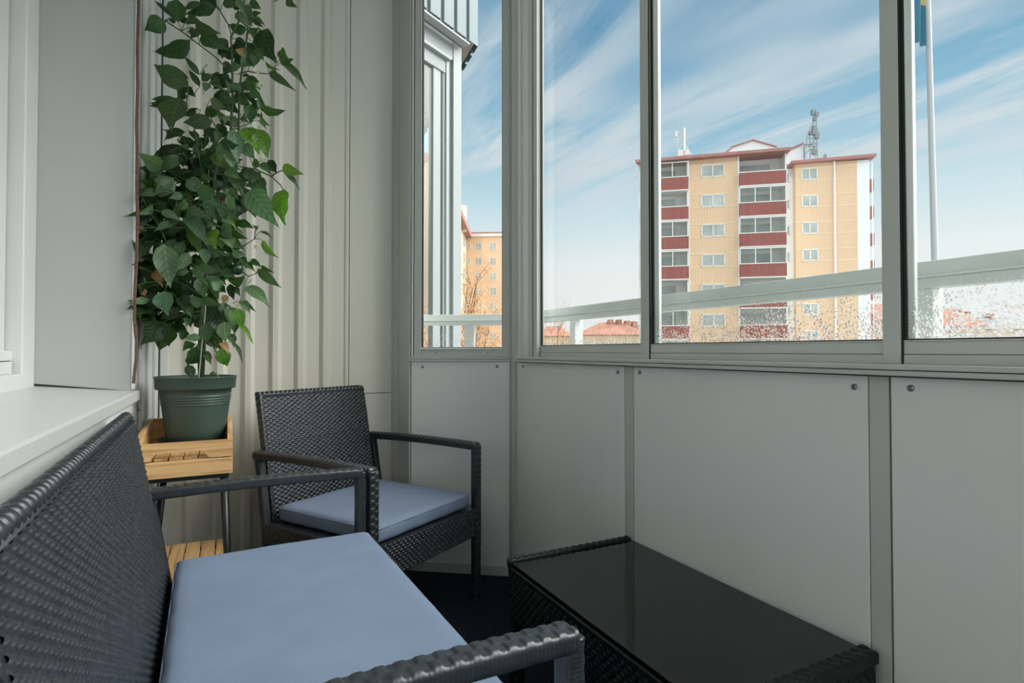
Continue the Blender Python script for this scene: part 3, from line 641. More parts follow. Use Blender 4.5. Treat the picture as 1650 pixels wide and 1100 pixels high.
# leaf list per crop window: origin (x0,y0), scale 6.875 ; (bx,by,tx,ty,width,tint)  tint: 0 dark 1 mid 2 light 3 bright translucent 4 dry
LV = {
 (200, 0): [(450,235,235,330,165,1),(560,205,345,20,42,1),(605,245,565,-10,175,1),(570,250,495,195,40,1),(620,235,720,215,60,0),(730,440,330,560,150,1),(760,300,740,420,90,1),(690,230,860,250,90,1),(790,290,1065,370,115,1),(860,380,1168,560,170,1),(1020,80,780,175,120,1),(1000,60,685,150,80,0),(850,30,665,110,60,1),(1010,60,830,-30,130,0),(710,960,350,725,195,1),(830,830,670,630,60,1),(710,860,490,790,115,1),(850,830,885,770,28,1),(860,890,990,840,70,1),(990,880,1100,1010,100,1),(840,960,720,780,62,1),(720,980,790,1070,62,0),(560,1085,320,1100,60,1),(940,920,900,1010,70,2),(700,900,600,1070,140,0)],
 (340, 0): [(60,70,-110,-40,130,0),(130,40,310,70,90,1),(50,30,-60,70,80,0),(290,0,385,180,75,2),(400,50,450,270,95,2),(440,10,550,95,80,1),(455,170,550,140,50,1),(480,190,600,285,42,1),(470,210,575,300,55,1),(400,300,300,120,150,1),(395,320,190,262,95,1),(440,320,540,310,70,1),(430,330,470,430,80,1),(555,330,720,680,225,0),(380,470,262,470,90,0),(370,460,450,690,190,0),(290,540,390,660,80,4),(440,660,310,745,115,1),(515,540,580,670,95,1),(500,590,470,745,100,1),(755,660,905,655,95,1),(765,560,860,660,90,1),(770,690,1045,975,75,1),(640,800,925,1000,75,1),(680,760,810,920,45,1),(600,680,765,775,34,1),(350,840,455,860,32,0),(840,-30,950,78,80,1),(345,910,450,1010,85,1),(440,950,565,1085,105,1),(340,1010,215,940,65,2),(470,920,545,1000,55,2),(360,60,200,-20,110,0),(330,120,420,300,80,2)],
 (200, 150): [(550,60,295,105,72,1),(470,152,285,142,36,1),(620,60,522,395,225,1),(700,40,600,15,80,0),(980,315,672,325,140,1),(680,430,460,525,85,0),(650,480,432,402,40,1),(720,540,600,545,95,0),(840,540,715,420,55,1),(840,480,765,405,32,1),(900,480,1040,400,110,0),(465,805,175,670,145,2),(775,700,385,645,165,0),(700,640,560,590,55,1),(430,830,175,830,160,0),(400,970,170,960,120,1),(560,1085,325,950,120,2),(500,860,755,860,60,1),(690,960,905,1110,135,2),(700,560,610,660,60,1),(860,790,1100,640,150,1),(960,600,1090,640,110,1),(640,920,775,880,85,0),(480,1000,440,870,90,0),(830,820,690,1000,120,0),(900,520,820,640,90,0),(1000,700,880,900,150,0),(820,560,760,700,70,1),(1040,420,1010,560,80,1)],
 (340, 150): [(100,0,270,120,120,1),(0,60,200,180,95,2),(540,150,825,188,85,1),(540,60,540,235,70,1),(430,0,565,70,95,1),(430,130,440,335,115,1),(490,190,570,270,85,1),(540,265,655,365,36,2),(520,300,605,405,55,2),(100,200,90,310,85,1),(240,400,285,770,135,2),(370,390,530,665,185,3),(510,400,625,705,165,3),(365,560,490,730,115,2),(60,600,265,720,135,2),(170,740,-10,720,105,3),(640,740,725,880,105,0),(550,780,665,905,75,1),(790,820,1018,895,105,3),(815,875,975,1065,50,1),(380,850,530,1020,125,1),(240,930,350,1110,150,1),(535,860,595,1005,35,1),(440,980,615,1110,160,1),(140,900,245,965,100,0),(100,900,55,1110,110,0),(350,250,420,330,70,1),(150,150,240,220,60,1),(200,250,150,350,50,2),(470,740,560,800,90,1)],
 (200, 300): [(270,270,0,335,82,1),(260,300,160,420,150,0),(160,60,390,160,190,0),(340,240,225,200,80,1),(410,280,620,380,78,2),(480,190,330,280,110,1),(330,0,560,60,110,2),(700,240,1070,450,155,2),(760,210,575,130,85,1),(860,200,1110,265,85,2),(680,340,920,665,135,2),(690,450,865,800,95,3),(440,640,510,1100,205,2),(420,630,320,760,120,1),(880,690,905,870,95,2),(820,770,870,1000,115,1),(610,900,740,1100,85,1),(1100,1060,865,1065,135,2),(1000,480,1020,690,145,3),(300,850,425,1110,110,4),(270,870,380,1060,140,1),(560,400,640,560,120,0),(500,560,430,470,100,0),(620,600,760,720,140,0),(170,480,320,600,150,0),(200,600,150,830,160,0),(160,900,330,1010,190,0),(750,800,600,900,120,0),(1050,700,960,830,140,0),(960,760,1100,980,180,1),(700,100,900,60,120,0),(950,80,830,190,110,0),(130,420,230,480,60,4)],
 (340, 300): [(230,60,240,375,195,0),(430,40,738,438,225,2),(430,60,490,335,160,1),(540,0,615,100,120,1),(815,35,820,408,160,3),(90,290,275,475,85,3),(215,508,405,578,65,1),(50,210,258,278,85,2),(230,690,335,648,42,1),(500,480,458,425,26,1),(490,490,520,430,22,1),(540,505,680,582,30,1),(570,598,742,785,66,3),(230,740,385,760,78,2),(150,850,250,760,85,1),(445,810,555,885,62,1),(370,790,395,910,62,1),(520,920,770,1115,95,1),(550,880,700,955,38,1),(190,1040,370,1000,115,1),(140,580,235,690,110,2),(0,900,155,1075,155,1),(40,480,120,690,150,3),(160,430,250,600,110,2),(400,850,480,940,70,1),(0,690,70,800,110,0),(120,780,40,860,120,0)],
 (200, 450): [(230,170,345,445,125,1),(410,470,200,710,205,1),(460,480,385,780,195,1),(520,510,505,745,95,1),(450,130,490,385,165,2),(620,190,745,420,135,1),(600,310,420,440,115,1),(750,280,895,425,75,1),(920,480,895,715,112,1),(690,640,605,570,95,1),(845,650,672,655,72,2),(780,710,655,785,85,1),(800,730,700,950,155,1),(700,950,760,1100,95,1),(890,790,960,935,72,1),(930,1075,1055,1078,65,1),(170,310,175,485,75,1),(150,60,330,180,190,0),(560,100,400,200,160,0),(350,200,300,400,160,0),(700,430,690,520,70,1),(900,200,1000,420,150,0),(950,350,1060,600,180,0),(800,480,700,430,90,0),(180,120,235,180,60,4),(640,510,600,570,50,0),(560,400,600,450,60,0)],
 (340, 450): [(390,80,640,298,112,2),(325,240,430,380,75,2),(370,240,490,355,38,1),(140,250,140,490,105,1),(180,290,255,610,130,1),(280,320,350,525,115,3),(300,480,460,712,50,3),(150,470,165,695,125,2),(240,690,340,915,38,1),(40,630,195,825,75,1),(120,760,180,955,135,3),(100,700,190,825,62,4),(0,1070,85,1080,50,1),(170,170,130,260,60,4),(0,150,80,400,180,0),(0,450,120,680,200,0),(220,100,320,180,80,0),(200,600,250,740,80,1),(0,620,60,760,120,0)]}
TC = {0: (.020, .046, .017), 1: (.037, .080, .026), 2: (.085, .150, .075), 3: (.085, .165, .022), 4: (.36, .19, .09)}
lf = MB(); LUV = []; LT = []; pet = MB()
def leaf(base, tip, wd, tint, roll, curl):
    base = Vector(base); tip = Vector(tip); ax = tip-base; Ln = ax.length
    if Ln < 1e-4: return
    ax.normalize(); view = (C0-(org+base)).normalized()
    sd = ax.cross(view)
    if sd.length < .05: sd = ax.orthogonal()
    sd.normalize(); nr = sd.cross(ax).normalized()
    if nr.dot(view) < 0: nr = -nr
    Rm = Matrix.Rotation(roll, 3, ax); sd = Rm @ sd; nr = Rm @ nr
    wd = wd/max(.55, abs(math.cos(roll)))
    n = 9; cross = [-1, -.55, 0, .55, 1]
    o = len(lf.v); fold = random.uniform(.15, .6); ph = random.random()*6
    for i in range(n+1):
        t = i/n
        ww = wd/2*1.04*(math.sin(PI*t**.70)**.95)*(1-.35*t**4) if 0 < t < 1 else 0.0005
        if t > .7: ww = min(ww, wd/2*(1-t)**1.25*2.6+.0004)
        c = base+ax*(Ln*t)+nr*(curl*Ln*math.sin(PI*t))
        for q in cross:
            wav = .06*wd*math.sin(t*14+ph+q*2)*abs(q)
            p = c+sd*(q*ww)+nr*(fold*abs(q)*ww*.9 + wav)
            lf.v.append(p.to_tuple()); LUV.append((q*ww/(wd/2), t)); 
            k = random.uniform(.985, 1.015); LT.append(tint)
    for i in range(n):
        for j in range(4): lf.f.append((o+i*5+j, o+i*5+j+1, o+(i+1)*5+j+1, o+(i+1)*5+j))
allp = [lp(*p) for p in stempx+stempx2]+[lp(*p) for b in br for p in b]
for (x0, y0), L_ in LV.items():
    for (bx, by_, tx, ty, w_, ti) in L_:
        b = (x0+bx/6.875, y0+by_/6.875); t_ = (x0+tx/6.875, y0+ty/6.875)
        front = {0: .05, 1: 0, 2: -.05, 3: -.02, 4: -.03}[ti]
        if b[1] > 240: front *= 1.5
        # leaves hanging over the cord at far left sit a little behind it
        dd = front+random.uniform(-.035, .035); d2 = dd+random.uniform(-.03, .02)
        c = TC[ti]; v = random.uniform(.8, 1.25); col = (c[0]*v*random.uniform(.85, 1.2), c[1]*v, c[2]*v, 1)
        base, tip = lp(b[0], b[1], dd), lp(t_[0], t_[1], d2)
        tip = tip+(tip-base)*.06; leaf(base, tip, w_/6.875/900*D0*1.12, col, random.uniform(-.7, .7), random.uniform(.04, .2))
        near = min(allp, key=lambda q: (q-base).length+ (0 if q.z < base.z+.01 else .03))
        dv_ = near-base
        if dv_.length > .004:
            Ls = min(dv_.length, .05); e = base+dv_.normalized()*Ls
            m_ = (base+e)/2+Vector((0, 0, .004)); pet.tube([base, m_, e], [.0011, .0013, .0015], 5)
            if Ls < dv_.length-.005 and random.random() < .4: pet.tube([e, near], .0015, 5)
# filling leaves in the dense inner volume
def envelope(y):
    tab = [(60, 385, 25), (160, 370, 40), (220, 340, 62), (270, 310, 85), (340, 310, 85), (420, 308, 80), (480, 300, 72), (520, 300, 62), (560, 325, 25)]
    for a, b in zip(tab, tab[1:]):
        if a[0] <= y <= b[0]:
            f = (y-a[0])/(b[0]-a[0]); return a[1]+(b[1]-a[1])*f, a[2]+(b[2]-a[2])*f
    return 320, 20
for k in range(330):
    y = 235+290*random.random() if k < 290 else random.uniform(60, 235)
    cx_, hw = envelope(y); x = cx_+hw*random.uniform(-.92, .92); an = random.uniform(0, 2*PI); l_ = random.uniform(18, 38)
    tx, ty = x+l_*math.cos(an), y+abs(l_*math.sin(an))*.9
    if y > 520: continue
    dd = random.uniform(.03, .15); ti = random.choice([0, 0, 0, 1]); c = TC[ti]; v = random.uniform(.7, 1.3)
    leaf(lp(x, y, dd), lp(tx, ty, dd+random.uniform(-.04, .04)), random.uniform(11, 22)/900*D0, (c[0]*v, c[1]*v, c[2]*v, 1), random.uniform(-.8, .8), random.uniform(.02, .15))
for k in range(75):
    y = random.uniform(230, 490); cx_, hw = envelope(y); x = cx_+hw*random.uniform(-.95, .75); sg = 1 if x > cx_ else -1; an = random.uniform(.1, 1.4); l_ = random.uniform(20, 40)
    tx, ty = x+sg*l_*math.cos(an), y+l_*math.sin(an)
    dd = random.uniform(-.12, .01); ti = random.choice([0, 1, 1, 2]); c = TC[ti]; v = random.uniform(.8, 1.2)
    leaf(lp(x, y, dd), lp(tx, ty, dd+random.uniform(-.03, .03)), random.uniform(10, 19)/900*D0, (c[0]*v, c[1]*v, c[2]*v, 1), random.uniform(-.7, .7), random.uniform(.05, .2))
    pet.tube([lp(x, y, dd), lp(x-sg*8, y-3, dd+.01), lp(x-sg*16, y+6, dd+.03)], [.0011, .0013, .0014], 5)
lo = lf.build('foliage', M['leaf'], pl, smooth=True, fix=False)
me = lo.data; ca = me.color_attributes.new('tint', 'FLOAT_COLOR', 'POINT')
ca.data.foreach_set('color', np.array(LT, dtype=np.float32).ravel())
ul = me.uv_layers.new(name='UVMap'); li = np.zeros(len(me.loops), dtype=np.int32); me.loops.foreach_get('vertex_index', li)
ul.data.foreach_set('uv', np.array(LUV, dtype=np.float32)[li].ravel())
tag(pet.build('leaf_stalks', M['petiole'], pl, smooth=True), kind='stuff')
def pepper(m_, px, py, dd, r, h):
    c = lp(px, py, dd); n = 24; mb = MB(); prof = [(0, -h/2), (r*.45, -h*.47), (r*.8, -h*.3), (r, 0), (r*.98, h*.25), (r*.75, h*.43), (r*.2, h*.40), (0, h*.38)]
    mb.lathe(c, prof, n)
    for i, v in enumerate(mb.v):
        a = math.atan2(v[1]-c.y, v[0]-c.x); s_ = 1+.09*math.cos(3*a); mb.v[i] = (c.x+(v[0]-c.x)*s_, c.y+(v[1]-c.y)*s_, v[2])
    o = mb.build('pepper', m_, pl, smooth=True)
    MB().tube([c+Vector((0, 0, h*.38)), c+Vector((.003, 0, h*.6)), c+Vector((.012, .01, h*.9))], [.004, .0025, .002], 6).build('pepper_stalk', M['petiole'], o); return o
tag(pepper(M['red'], 363, 334, -.02, .021, .072), 'ripe dark red pepper')
tag(pepper(M['green_pepper'], 382, 434, -.03, .019, .040), 'round dark green pepper')
for px, py in ((307, 136), (416, 116), (417, 137), (319, 180), (418, 180), (420, 204), (330, 168), (413, 397), (384, 492), (303, 170), (422, 255)):
    mb = MB(); c = lp(px, py, -.05)
    for k in range(5):
        a = 2*PI*k/5; dr = cR*math.cos(a)+cU*math.sin(a); mb.tube([c, c+dr*.006-cF*.001, c+dr*.010], [.001, .0035, .0005], 5)
    mb.tube([c, c+Vector((0, 0, .02))], .0008, 4)
    mb.build('flower', M['flower'], pl, smooth=True)
# ================================================================== CORD
rp_ = MB(); pts_ = []
cordpx = [(224, -60), (223.5, 0), (221.5, 80), (222, 140), (220, 200), (221, 240), (220.5, 300), (222, 360), (219, 440), (217, 480), (216.5, 515), (220, 550), (219.5, 580), (215, 617)]
n_ = 260
YC = 2.235
kp = [hit(a, b, (0, 1, 0), YC) for a, b in cordpx]; L_ = [0]
for i in range(1, len(kp)): L_.append(L_[-1]+(kp[i]-kp[i-1]).length)
def along(s):
    for i in range(len(L_)-1):
        if s <= L_[i+1]: return kp[i].lerp(kp[i+1], (s-L_[i])/(L_[i+1]-L_[i]))
    return kp[-1]
for strand in range(3):
    P_ = []
    for k in range(n_+1):
        s = L_[-1]*k/n_; p = along(s); a = s*2*PI/.022+strand*2*PI/3
        P_.append(p+Vector((math.cos(a), math.sin(a), 0))*.0026)
    rp_.tube(P_, .0031, 6)
tag(rp_.build('cord', M['rope'], smooth=True), 'brown twisted cord hanging down the white column to the sill', 'cord')
bk = MB().tube([(-.262, 2.20, .858), (-.262, 2.20, .842), (-.258, 2.19, .835)], .003, 8).build('hook', M['bracket'])
tag(bk, 'small dark hook under the end of the window sill', 'hook')

# ================================================================== OUTSIDE: balcony handrail
hr = thing('handrail', 'grey metal handrail running outside along the balcony glazing', 'railing')
XR = 1.325
za_, zm_, zb3 = ZC+.144*XR, ZC+.118*XR, ZC+.101*XR
qd = pt(745, 506, 2.93); nk = nv.dot(Vector((qd.x, qd.y, 0)))
# corner of the rail: intersection of x=XR with the chamfer-parallel line
def on_ch(xv, off=0):   # y on the line nv.p = nk - off for given x
    return (nk-off-nv.x*xv)/nv.y
def rail(par, off, z0, z1, th_, nm='rail'):
    xi = XR+off; a = (xi, -2.3); b = (xi, on_ch(xi, off)); c_ = (.84, on_ch(.84, off))
    xo = xi+th_; b2 = (xo, on_ch(xo, off+0)-0); 
    d_ = nv*(-th_)
    m = MB()
    m.prism([(a[0], a[1], z0), (b[0], b[1], z0), (b[0]+th_, b[1]+th_*.45, z0), (a[0]+th_, a[1], z0)], (0, 0, z1-z0))
    m.prism([(b[0], b[1], z0), (c_[0], c_[1], z0), (c_[0]+d_.x, c_[1]+d_.y, z0), (b[0]+th_, b[1]+th_*.45, z0)], (0, 0, z1-z0))
    return m.build(nm, M['rail'], par, bevel=.002)
rail(hr, 0, zm_+.004, za_, .045, 'top_rail')
rail(hr, -.006, zm_, zm_+.004, .05, 'lip').data.materials[0] = M['alu_light']
rail(hr, .006, zb3, zm_, .035, 'lower_rail')
for px in (929, 1496):
    yy = yx(px, XR+.03); MB().box(XR+.008, XR+.05, yy-.020, yy+.020, -.3, zb3).build('post', M['alu_light'], hr, bevel=.002)
pq = hit(757, 540, nv, nk-.02); MB().obox((pq.x, pq.y, .4), ev, nv, (0, 0, 1), .026, .02, zb3-.4).build('post', M['alu'], hr, bevel=.002)
# ================================================================== neighbouring balcony
K = pt(770, 75, 3.42); Ad = Vector((-.871, -.49, 0)); Bd = Vector((.10, .995, 0)); zs_ = K.z
nb = thing('neighbouring_balcony', 'next-door glazed balcony with blue-grey corrugated cladding above its white framed window', 'balcony')
Kc = Vector((K.x, K.y, 0))
def corr(p0, d, n, Lc, z0, z1, pitch=.115, dep=.016):
    out = Vector(n); A = []; s = 0; prof = []
    while s < Lc:
        prof += [(s, 0), (s+pitch*.72, 0), (s+pitch*.76, -dep), (s+pitch*.96, -dep)]; s += pitch
    return np.array([[tuple((Vector(p0)+Vector(d)*a+out*b+Vector((0, 0, z)))) for a, b in prof] for z in (z0, z1)])
nA = Vector((.49, -.871, 0)); nB = Vector((.995, -.10, 0))
MB().grid(corr(Kc, Ad, nA, 1.0, zs_, zs_+1.2)).grid(corr(Kc, Bd, nB, 2.2, zs_, zs_+1.2)).build('cladding', M['bluesheet'], nb)
def quad(pts, z0, z1, nm, m_): return MB().prism([(p.x, p.y, z0) for p in pts], (0, 0, z1-z0)).build(nm, m_, nb, bevel=.003)
i0 = Kc-nA*.012-nB*.012
quad([i0, i0+Ad*1.0, i0+Ad*1.0+Bd*1.6, i0+Bd*1.6], zs_+.02, zs_+.16, 'slab', M['concrete'])
i1 = Kc-nA*.05-nB*.06
quad([i1, i1+Ad*1.0, i1+Ad*1.0+Bd*1.5, i1+Bd*1.5], zs_-.05, zs_+.02, 'soffit', M['concrete'])
# white flashing lip under the slab
fl = pt(752, 73, 3.34); f2 = fl+Ad*.9
fa = Vector((fl.x, fl.y, 0))
MB().bar((fa.x, fa.y, fl.z), ((fa+Ad*.9).x, (fa+Ad*.9).y, fl.z), .05, .012).build('flashing', M['alu_out'], nb, bevel=.002)
# window wall plane set back: through pixel 741
wp = pt(741, 300, 3.36); W0 = Vector((wp.x, wp.y, 0))
def sw(px):   # distance along Ad from W0
    nn = nA; q = hit(px, 565, nn, nn.dot(W0)); return (q-W0).dot(Ad)
def wslab(p0, p1, z0, z1, nm, m_, d0=0, d1=.04):
    a = W0+Ad*sw(p0); b = W0+Ad*sw(p1)
    return MB().prism([(v.x, v.y, z0) for v in (a-nA*d0, b-nA*d0, b-nA*d1, a-nA*d1)], (0, 0, z1-z0)).build(nm, m_, nb, bevel=.002)
zt_ = zs_-.02
wslab(728, 741, -.5, zt_-.02, 'post', M['alu_out'], -.01, .06)
wslab(723, 728, -.5, zt_-.05, 'frame', M['steel_out'], .01, .05)
wslab(718.5, 723, -.5, zt_-.1, 'frame', M['alu_out'], .0, .05)
wslab(712, 715, -.5, zt_-.14, 'gasket', M['gasket'], .01, .05)
wslab(715, 718.5, -.5, zt_-.12, 'frame', M['steel_out'], .01, .05)
wslab(700, 712, -.5, zt_-.16, 'sash', M['alu_out'], .012, .05)
wslab(640, 728, zt_-.12, zt_-.01, 'header', M['steel_out'], -.005, .05)
wslab(640, 718, zt_-.22, zt_-.13, 'header', M['steel_out'], .004, .05)
wslab(640, 723, zt_-.14, zt_-.12, 'header', M['alu_out'], -.02, .05)
gp = wslab(640, 700, -.5, zt_-.22, 'pane', M['glass'], .02, .026)
# pale sheet behind that pane, standing in for its bright reflection
wslab(600, 701, -.5, zt_-.2, 'reflection_sheet', M['alu_out'], .25, .27)
wslab(640, 712, 1.03+.0, 1.05, 'rail', M['alu_out'], -.03, .0)
# ================================================================== ground and far buildings
GZ = -11
tag(MB().box(-300, 500, 4, 600, GZ-1, GZ).build('ground', M['ground']), 'ground far below the balcony', 'ground', kind='structure')
FH = Vector((math.sin(YAW), math.cos(YAW), 0)); RH = cR.copy()
class Facade:
    def __init__(s, px, d, phi):
        p = pt(px, 565, d); s.o = Vector((p.x, p.y, 0)); s.u = RH*math.cos(phi)-FH*math.sin(phi); s.n = (-FH*math.cos(phi)-RH*math.sin(phi)).normalized()
    def U(s, px, off=0):
        q = hit(px, 565, s.n, s.n.dot(s.o)+off); return (q-s.o).dot(s.u)
    def Z(s, px, py, off=0): return hit(px, py, s.n, s.n.dot(s.o)+off).z
    def P(s, u, off, z): return s.o+s.u*u+s.n*off+Vector((0, 0, z))
    def box(s, mb, u0, u1, o0, o1, z0, z1):
        mb.prism([s.P(u0, o0, z0), s.P(u1, o0, z0), s.P(u1, o1, z0), s.P(u0, o1, z0)], (0, 0, z1-z0)); return mb
def add_win(f, par, ua, ub_, z0, z1, off=0, mull=1):
    m = MB(); t = .09; f.box(m, ua, ub_, off, off+.06, z0, z0+t); f.box(m, ua, ub_, off, off+.06, z1-t, z1); f.box(m, ua, ua+t, off, off+.06, z0, z1); f.box(m, ub_-t, ub_, off, off+.06, z0, z1)
    for k in range(1, mull+1):
        c = ua+(ub_-ua)*k/(mull+1); f.box(m, c-t/2, c+t/2, off, off+.06, z0, z1)
    w = m.build('window', M['bwhite'], par)
    f.box(MB(), ua+t/2, ub_-t/2, off, off+.02, z0+t/2, z1-t/2).build('pane', M['pane'], w); return w
fa_ = Facade(1150, 52, math.radians(12.6)); Hs = 2.8
ab = thing('apartment_block', 'yellow high-rise apartment block with dark red balconies and roof masts', 'building')
zw = fa_.Z(1150, 275)          # centre of top window row
NR = 9
uL, uY0, uY1, uR = fa_.U(1030), fa_.U(1112), fa_.U(1190), fa_.U(1269)
zr = fa_.Z(1150, 255)
m = MB(); fa_.box(m, uY0, uY1, -12, 0, GZ, zr); m.build('wall', M['yellow'], ab)
m = MB(); m.prism([fa_.P(uL, -1.4, GZ), fa_.P(uY0, -1.4, GZ), fa_.P(uY0, -12, GZ), fa_.P(uL+3.4, -12, GZ)], (0, 0, zr-GZ)); fa_.box(m, uY1, uR, -12, -1.4, GZ, zr+.1); m.build('wall', M['bwhite'], ab)
m = MB()
for a, b in ((fa_.U(1108), fa_.U(1112)), (fa_.U(1190), fa_.U(1193)), (fa_.U(1267), fa_.U(1269.5)), (uL, uL+.2)): fa_.box(m, a, b, -1.5, .08, GZ, zr)
m.build('pilaster', M['bwhite'], ab)
m = MB()
for r in range(NR):
    zc_ = zw-Hs*r
    for dz_ in (.63, -.63): fa_.box(m, uY0, uY1, 0, .03, zc_+dz_-.03, zc_+dz_+.03)
m.build('seams', M['seam'], ab)
m = MB(); k = 0; u = uY0
while u < uY1: fa_.box(m, u, u+.02, 0, .02, GZ, zr); u += .28
m.build('ribs', M['seam'], ab)
u0, u1 = fa_.U(1131), fa_.U(1169)
for r in range(NR): add_win(fa_, ab, u0, u1, zw-Hs*r-.58, zw-Hs*r+.58)
# balconies
def balcony(f, par, ua, ub_, zpc, glazed, hp=1.15, proj=.45, dep=1.4):
    s = MB(); f.box(s, ua, ub_, -dep, proj, zpc-hp/2-.12, zpc-hp/2); b = s.build('balcony', M['bwhite'], par)
    m = MB(); f.box(m, ua, ub_, proj-.05, proj, zpc-hp/2, zpc+hp/2); f.box(m, ua, ua+.05, 0, proj, zpc-hp/2, zpc+hp/2); f.box(m, ub_-.05, ub_, 0, proj, zpc-hp/2, zpc+hp/2)
    u = ua
    while u < ub_-.1: f.box(m, u, u+.08, proj, proj+.03, zpc-hp/2, zpc+hp/2); u += .22
    m.build('parapet', M['redpar'], b)
    t = MB(); f.box(t, ua-.03, ub_+.03, proj-.06, proj+.05, zpc+hp/2, zpc+hp/2+.08); t.build('top_rail', M['bwhite'], b)
    zt = zpc-hp/2+Hs-.15
    w = MB(); f.box(w, ua+.3, ua+(ub_-ua)*.75, -dep, -dep+.05, zpc-.1, zt-.3); w.build('inner_window', M['pane'], b)
    if glazed:
        g = MB(); n = 3
        for k in range(n+1):
            c = ua+(ub_-ua)*k/n; f.box(g, c-.04, c+.04, proj-.06, proj, zpc+hp/2+.08, zt)
        f.box(g, ua, ub_, proj-.06, proj, zt-.1, zt); g.build('glazing_frame', M['bwhite'], b)
        m = MB(); f.box(m, ua, ub_, proj-.04, proj-.02, zpc+hp/2+.08, zt); m.build('glazing', M['glass'], b)
dzl = fa_.Z(1085, 298); dzm = fa_.Z(1230, 289)
for r in range(NR): balcony(fa_, ab, uL+.25, uY0-.12, dzl-Hs*r-.0, r-1 in (-1, 1, 2, 4, 5) if True else 0)
for r in range(NR): balcony(fa_, ab, uY1+.12, uR-.12, dzm-Hs*r, r in (1, 2, 3), proj=.5)
# roof over the top balconies
def roofslab(f, ua, ub_, z0, z1, o0, o1, th_=.27, nm='roof', sl=0):
    m = MB(); m.prism([f.P(ua+sl, o0, z0), f.P(ub_, o0, z1), f.P(ub_, o1, z1), f.P(ua, o1, z0)], (0, 0, th_)); return m.build(nm, M['roofred'], ab)
roofslab(fa_, uL-.3, uR+.25, zr-.12, zr+.03, -12.5, .75, sl=3.8)
# right block, further back
fb = Facade(1307, 57.5, math.radians(12.6)); zwb = fb.Z(1307, 280)
v0, v1, v2, v3 = fb.U(1284), fb.U(1384), fb.U(1404), fb.U(1410)
zrb = fb.Z(1330, 261.5)
m = MB(); fb.box(m, v0, v1, -11, 0, GZ, zrb); m.build('wall', M['yellow2'], ab)
m = MB(); fb.box(m, v1, v2, -11, -.02, GZ, zrb); m.build('wall', M['bwhite2'], ab)
m = MB()
for r in range(NR):
    zc_ = zwb-Hs*r
    for dz_ in (.62, -.62): fb.box(m, v0, v1, 0, .03, zc_+dz_-.03, zc_+dz_+.03)
u = v0
while u < v1: fb.box(m, u, u+.02, 0, .02, GZ, zrb); u += .3
m.build('seams', M['seam'], ab)
w0, w1_ = fb.U(1294), fb.U(1320)
for r in range(NR): add_win(fb, ab, w0, w1_, zwb-Hs*r-.6, zwb-Hs*r+.6)
m = MB(); m.tube([fb.P(fb.U(1346.5), .14, GZ), fb.P(fb.U(1346.5), .14, zrb)], .11, 8); m.build('downpipe', M['bwhite'], ab)
roofslab(fb, v0-.5, v3+.1, zrb-.05, zrb+.12, -11.5, .6)
# recessed white strip between the blocks
us0, us1 = fa_.U(1269), fa_.U(1285, -4)
m = MB(); fb.box(m, fb.U(1262), v0+.02, -9, -1.0, GZ, zrb-.1); m.build('wall', M['bwhite'], ab)
for r in range(NR): add_win(fb, ab, fb.U(1268.5, -1), fb.U(1275, -1), zwb-Hs*r-.5, zwb-Hs*r+.55, off=-1.0, mull=0)
# balconies of the far side, seen edge-on
for r in range(NR):
    zc_ = fb.Z(1407, 293)-Hs*r
    m = MB(); fb.box(m, fb.U(1404.5, -1), fb.U(1411, -1), -2.2, -1.0, zc_-.6, zc_+.6); m.build('side_balcony', M['redpar'], ab)
m = MB(); m.tube([fb.P(fb.U(1408.5, -1), -1.0, GZ), fb.P(fb.U(1408.5, -1), -1.0, zrb)], .06, 6); m.build('side_post', M['bwhite'], ab)
# penthouse volumes
f3 = Facade(1215, 61, math.radians(12.6))
def z3(px, py): return f3.Z(px, py)
pl_ = [(1172, 252), (1172, 245), (1179, 239), (1215, 227), (1254, 238), (1256, 252)]
m = MB(); m.prism([f3.P(f3.U(a), 0, z3(a, b)) for a, b in pl_], -f3.n*7); m.build('penthouse', M['bwhite2'], ab)
m = MB()
for a, b in ((pl_[2], pl_[3]), (pl_[3], pl_[4])):
    m.bar(f3.P(f3.U(a[0]), .1, z3(*a)+.08), f3.P(f3.U(b[0]), .1, z3(*b)+.08), .3, .07, up=(0, 0, 1))
m.bar(f3.P(f3.U(1172), .1, z3(1172, 245)), f3.P(f3.U(1179), .1, z3(1179, 239)), .3, .07)
m.build('penthouse_roof', M['roofred'], ab)
pl2 = [(1258, 262), (1258, 246), (1297, 229), (1298, 262)]
m = MB(); m.prism([f3.P(f3.U(a), -.5, z3(a, b)) for a, b in pl2], -f3.n*6); m.build('penthouse', M['bwhite2'], ab)
m = MB().bar(f3.P(f3.U(1256), -.4, z3(1256, 247)), f3.P(f3.U(1299), -.4, z3(1299, 228.5)), .4, .12); m.build('penthouse_roof', M['roofred'], ab)
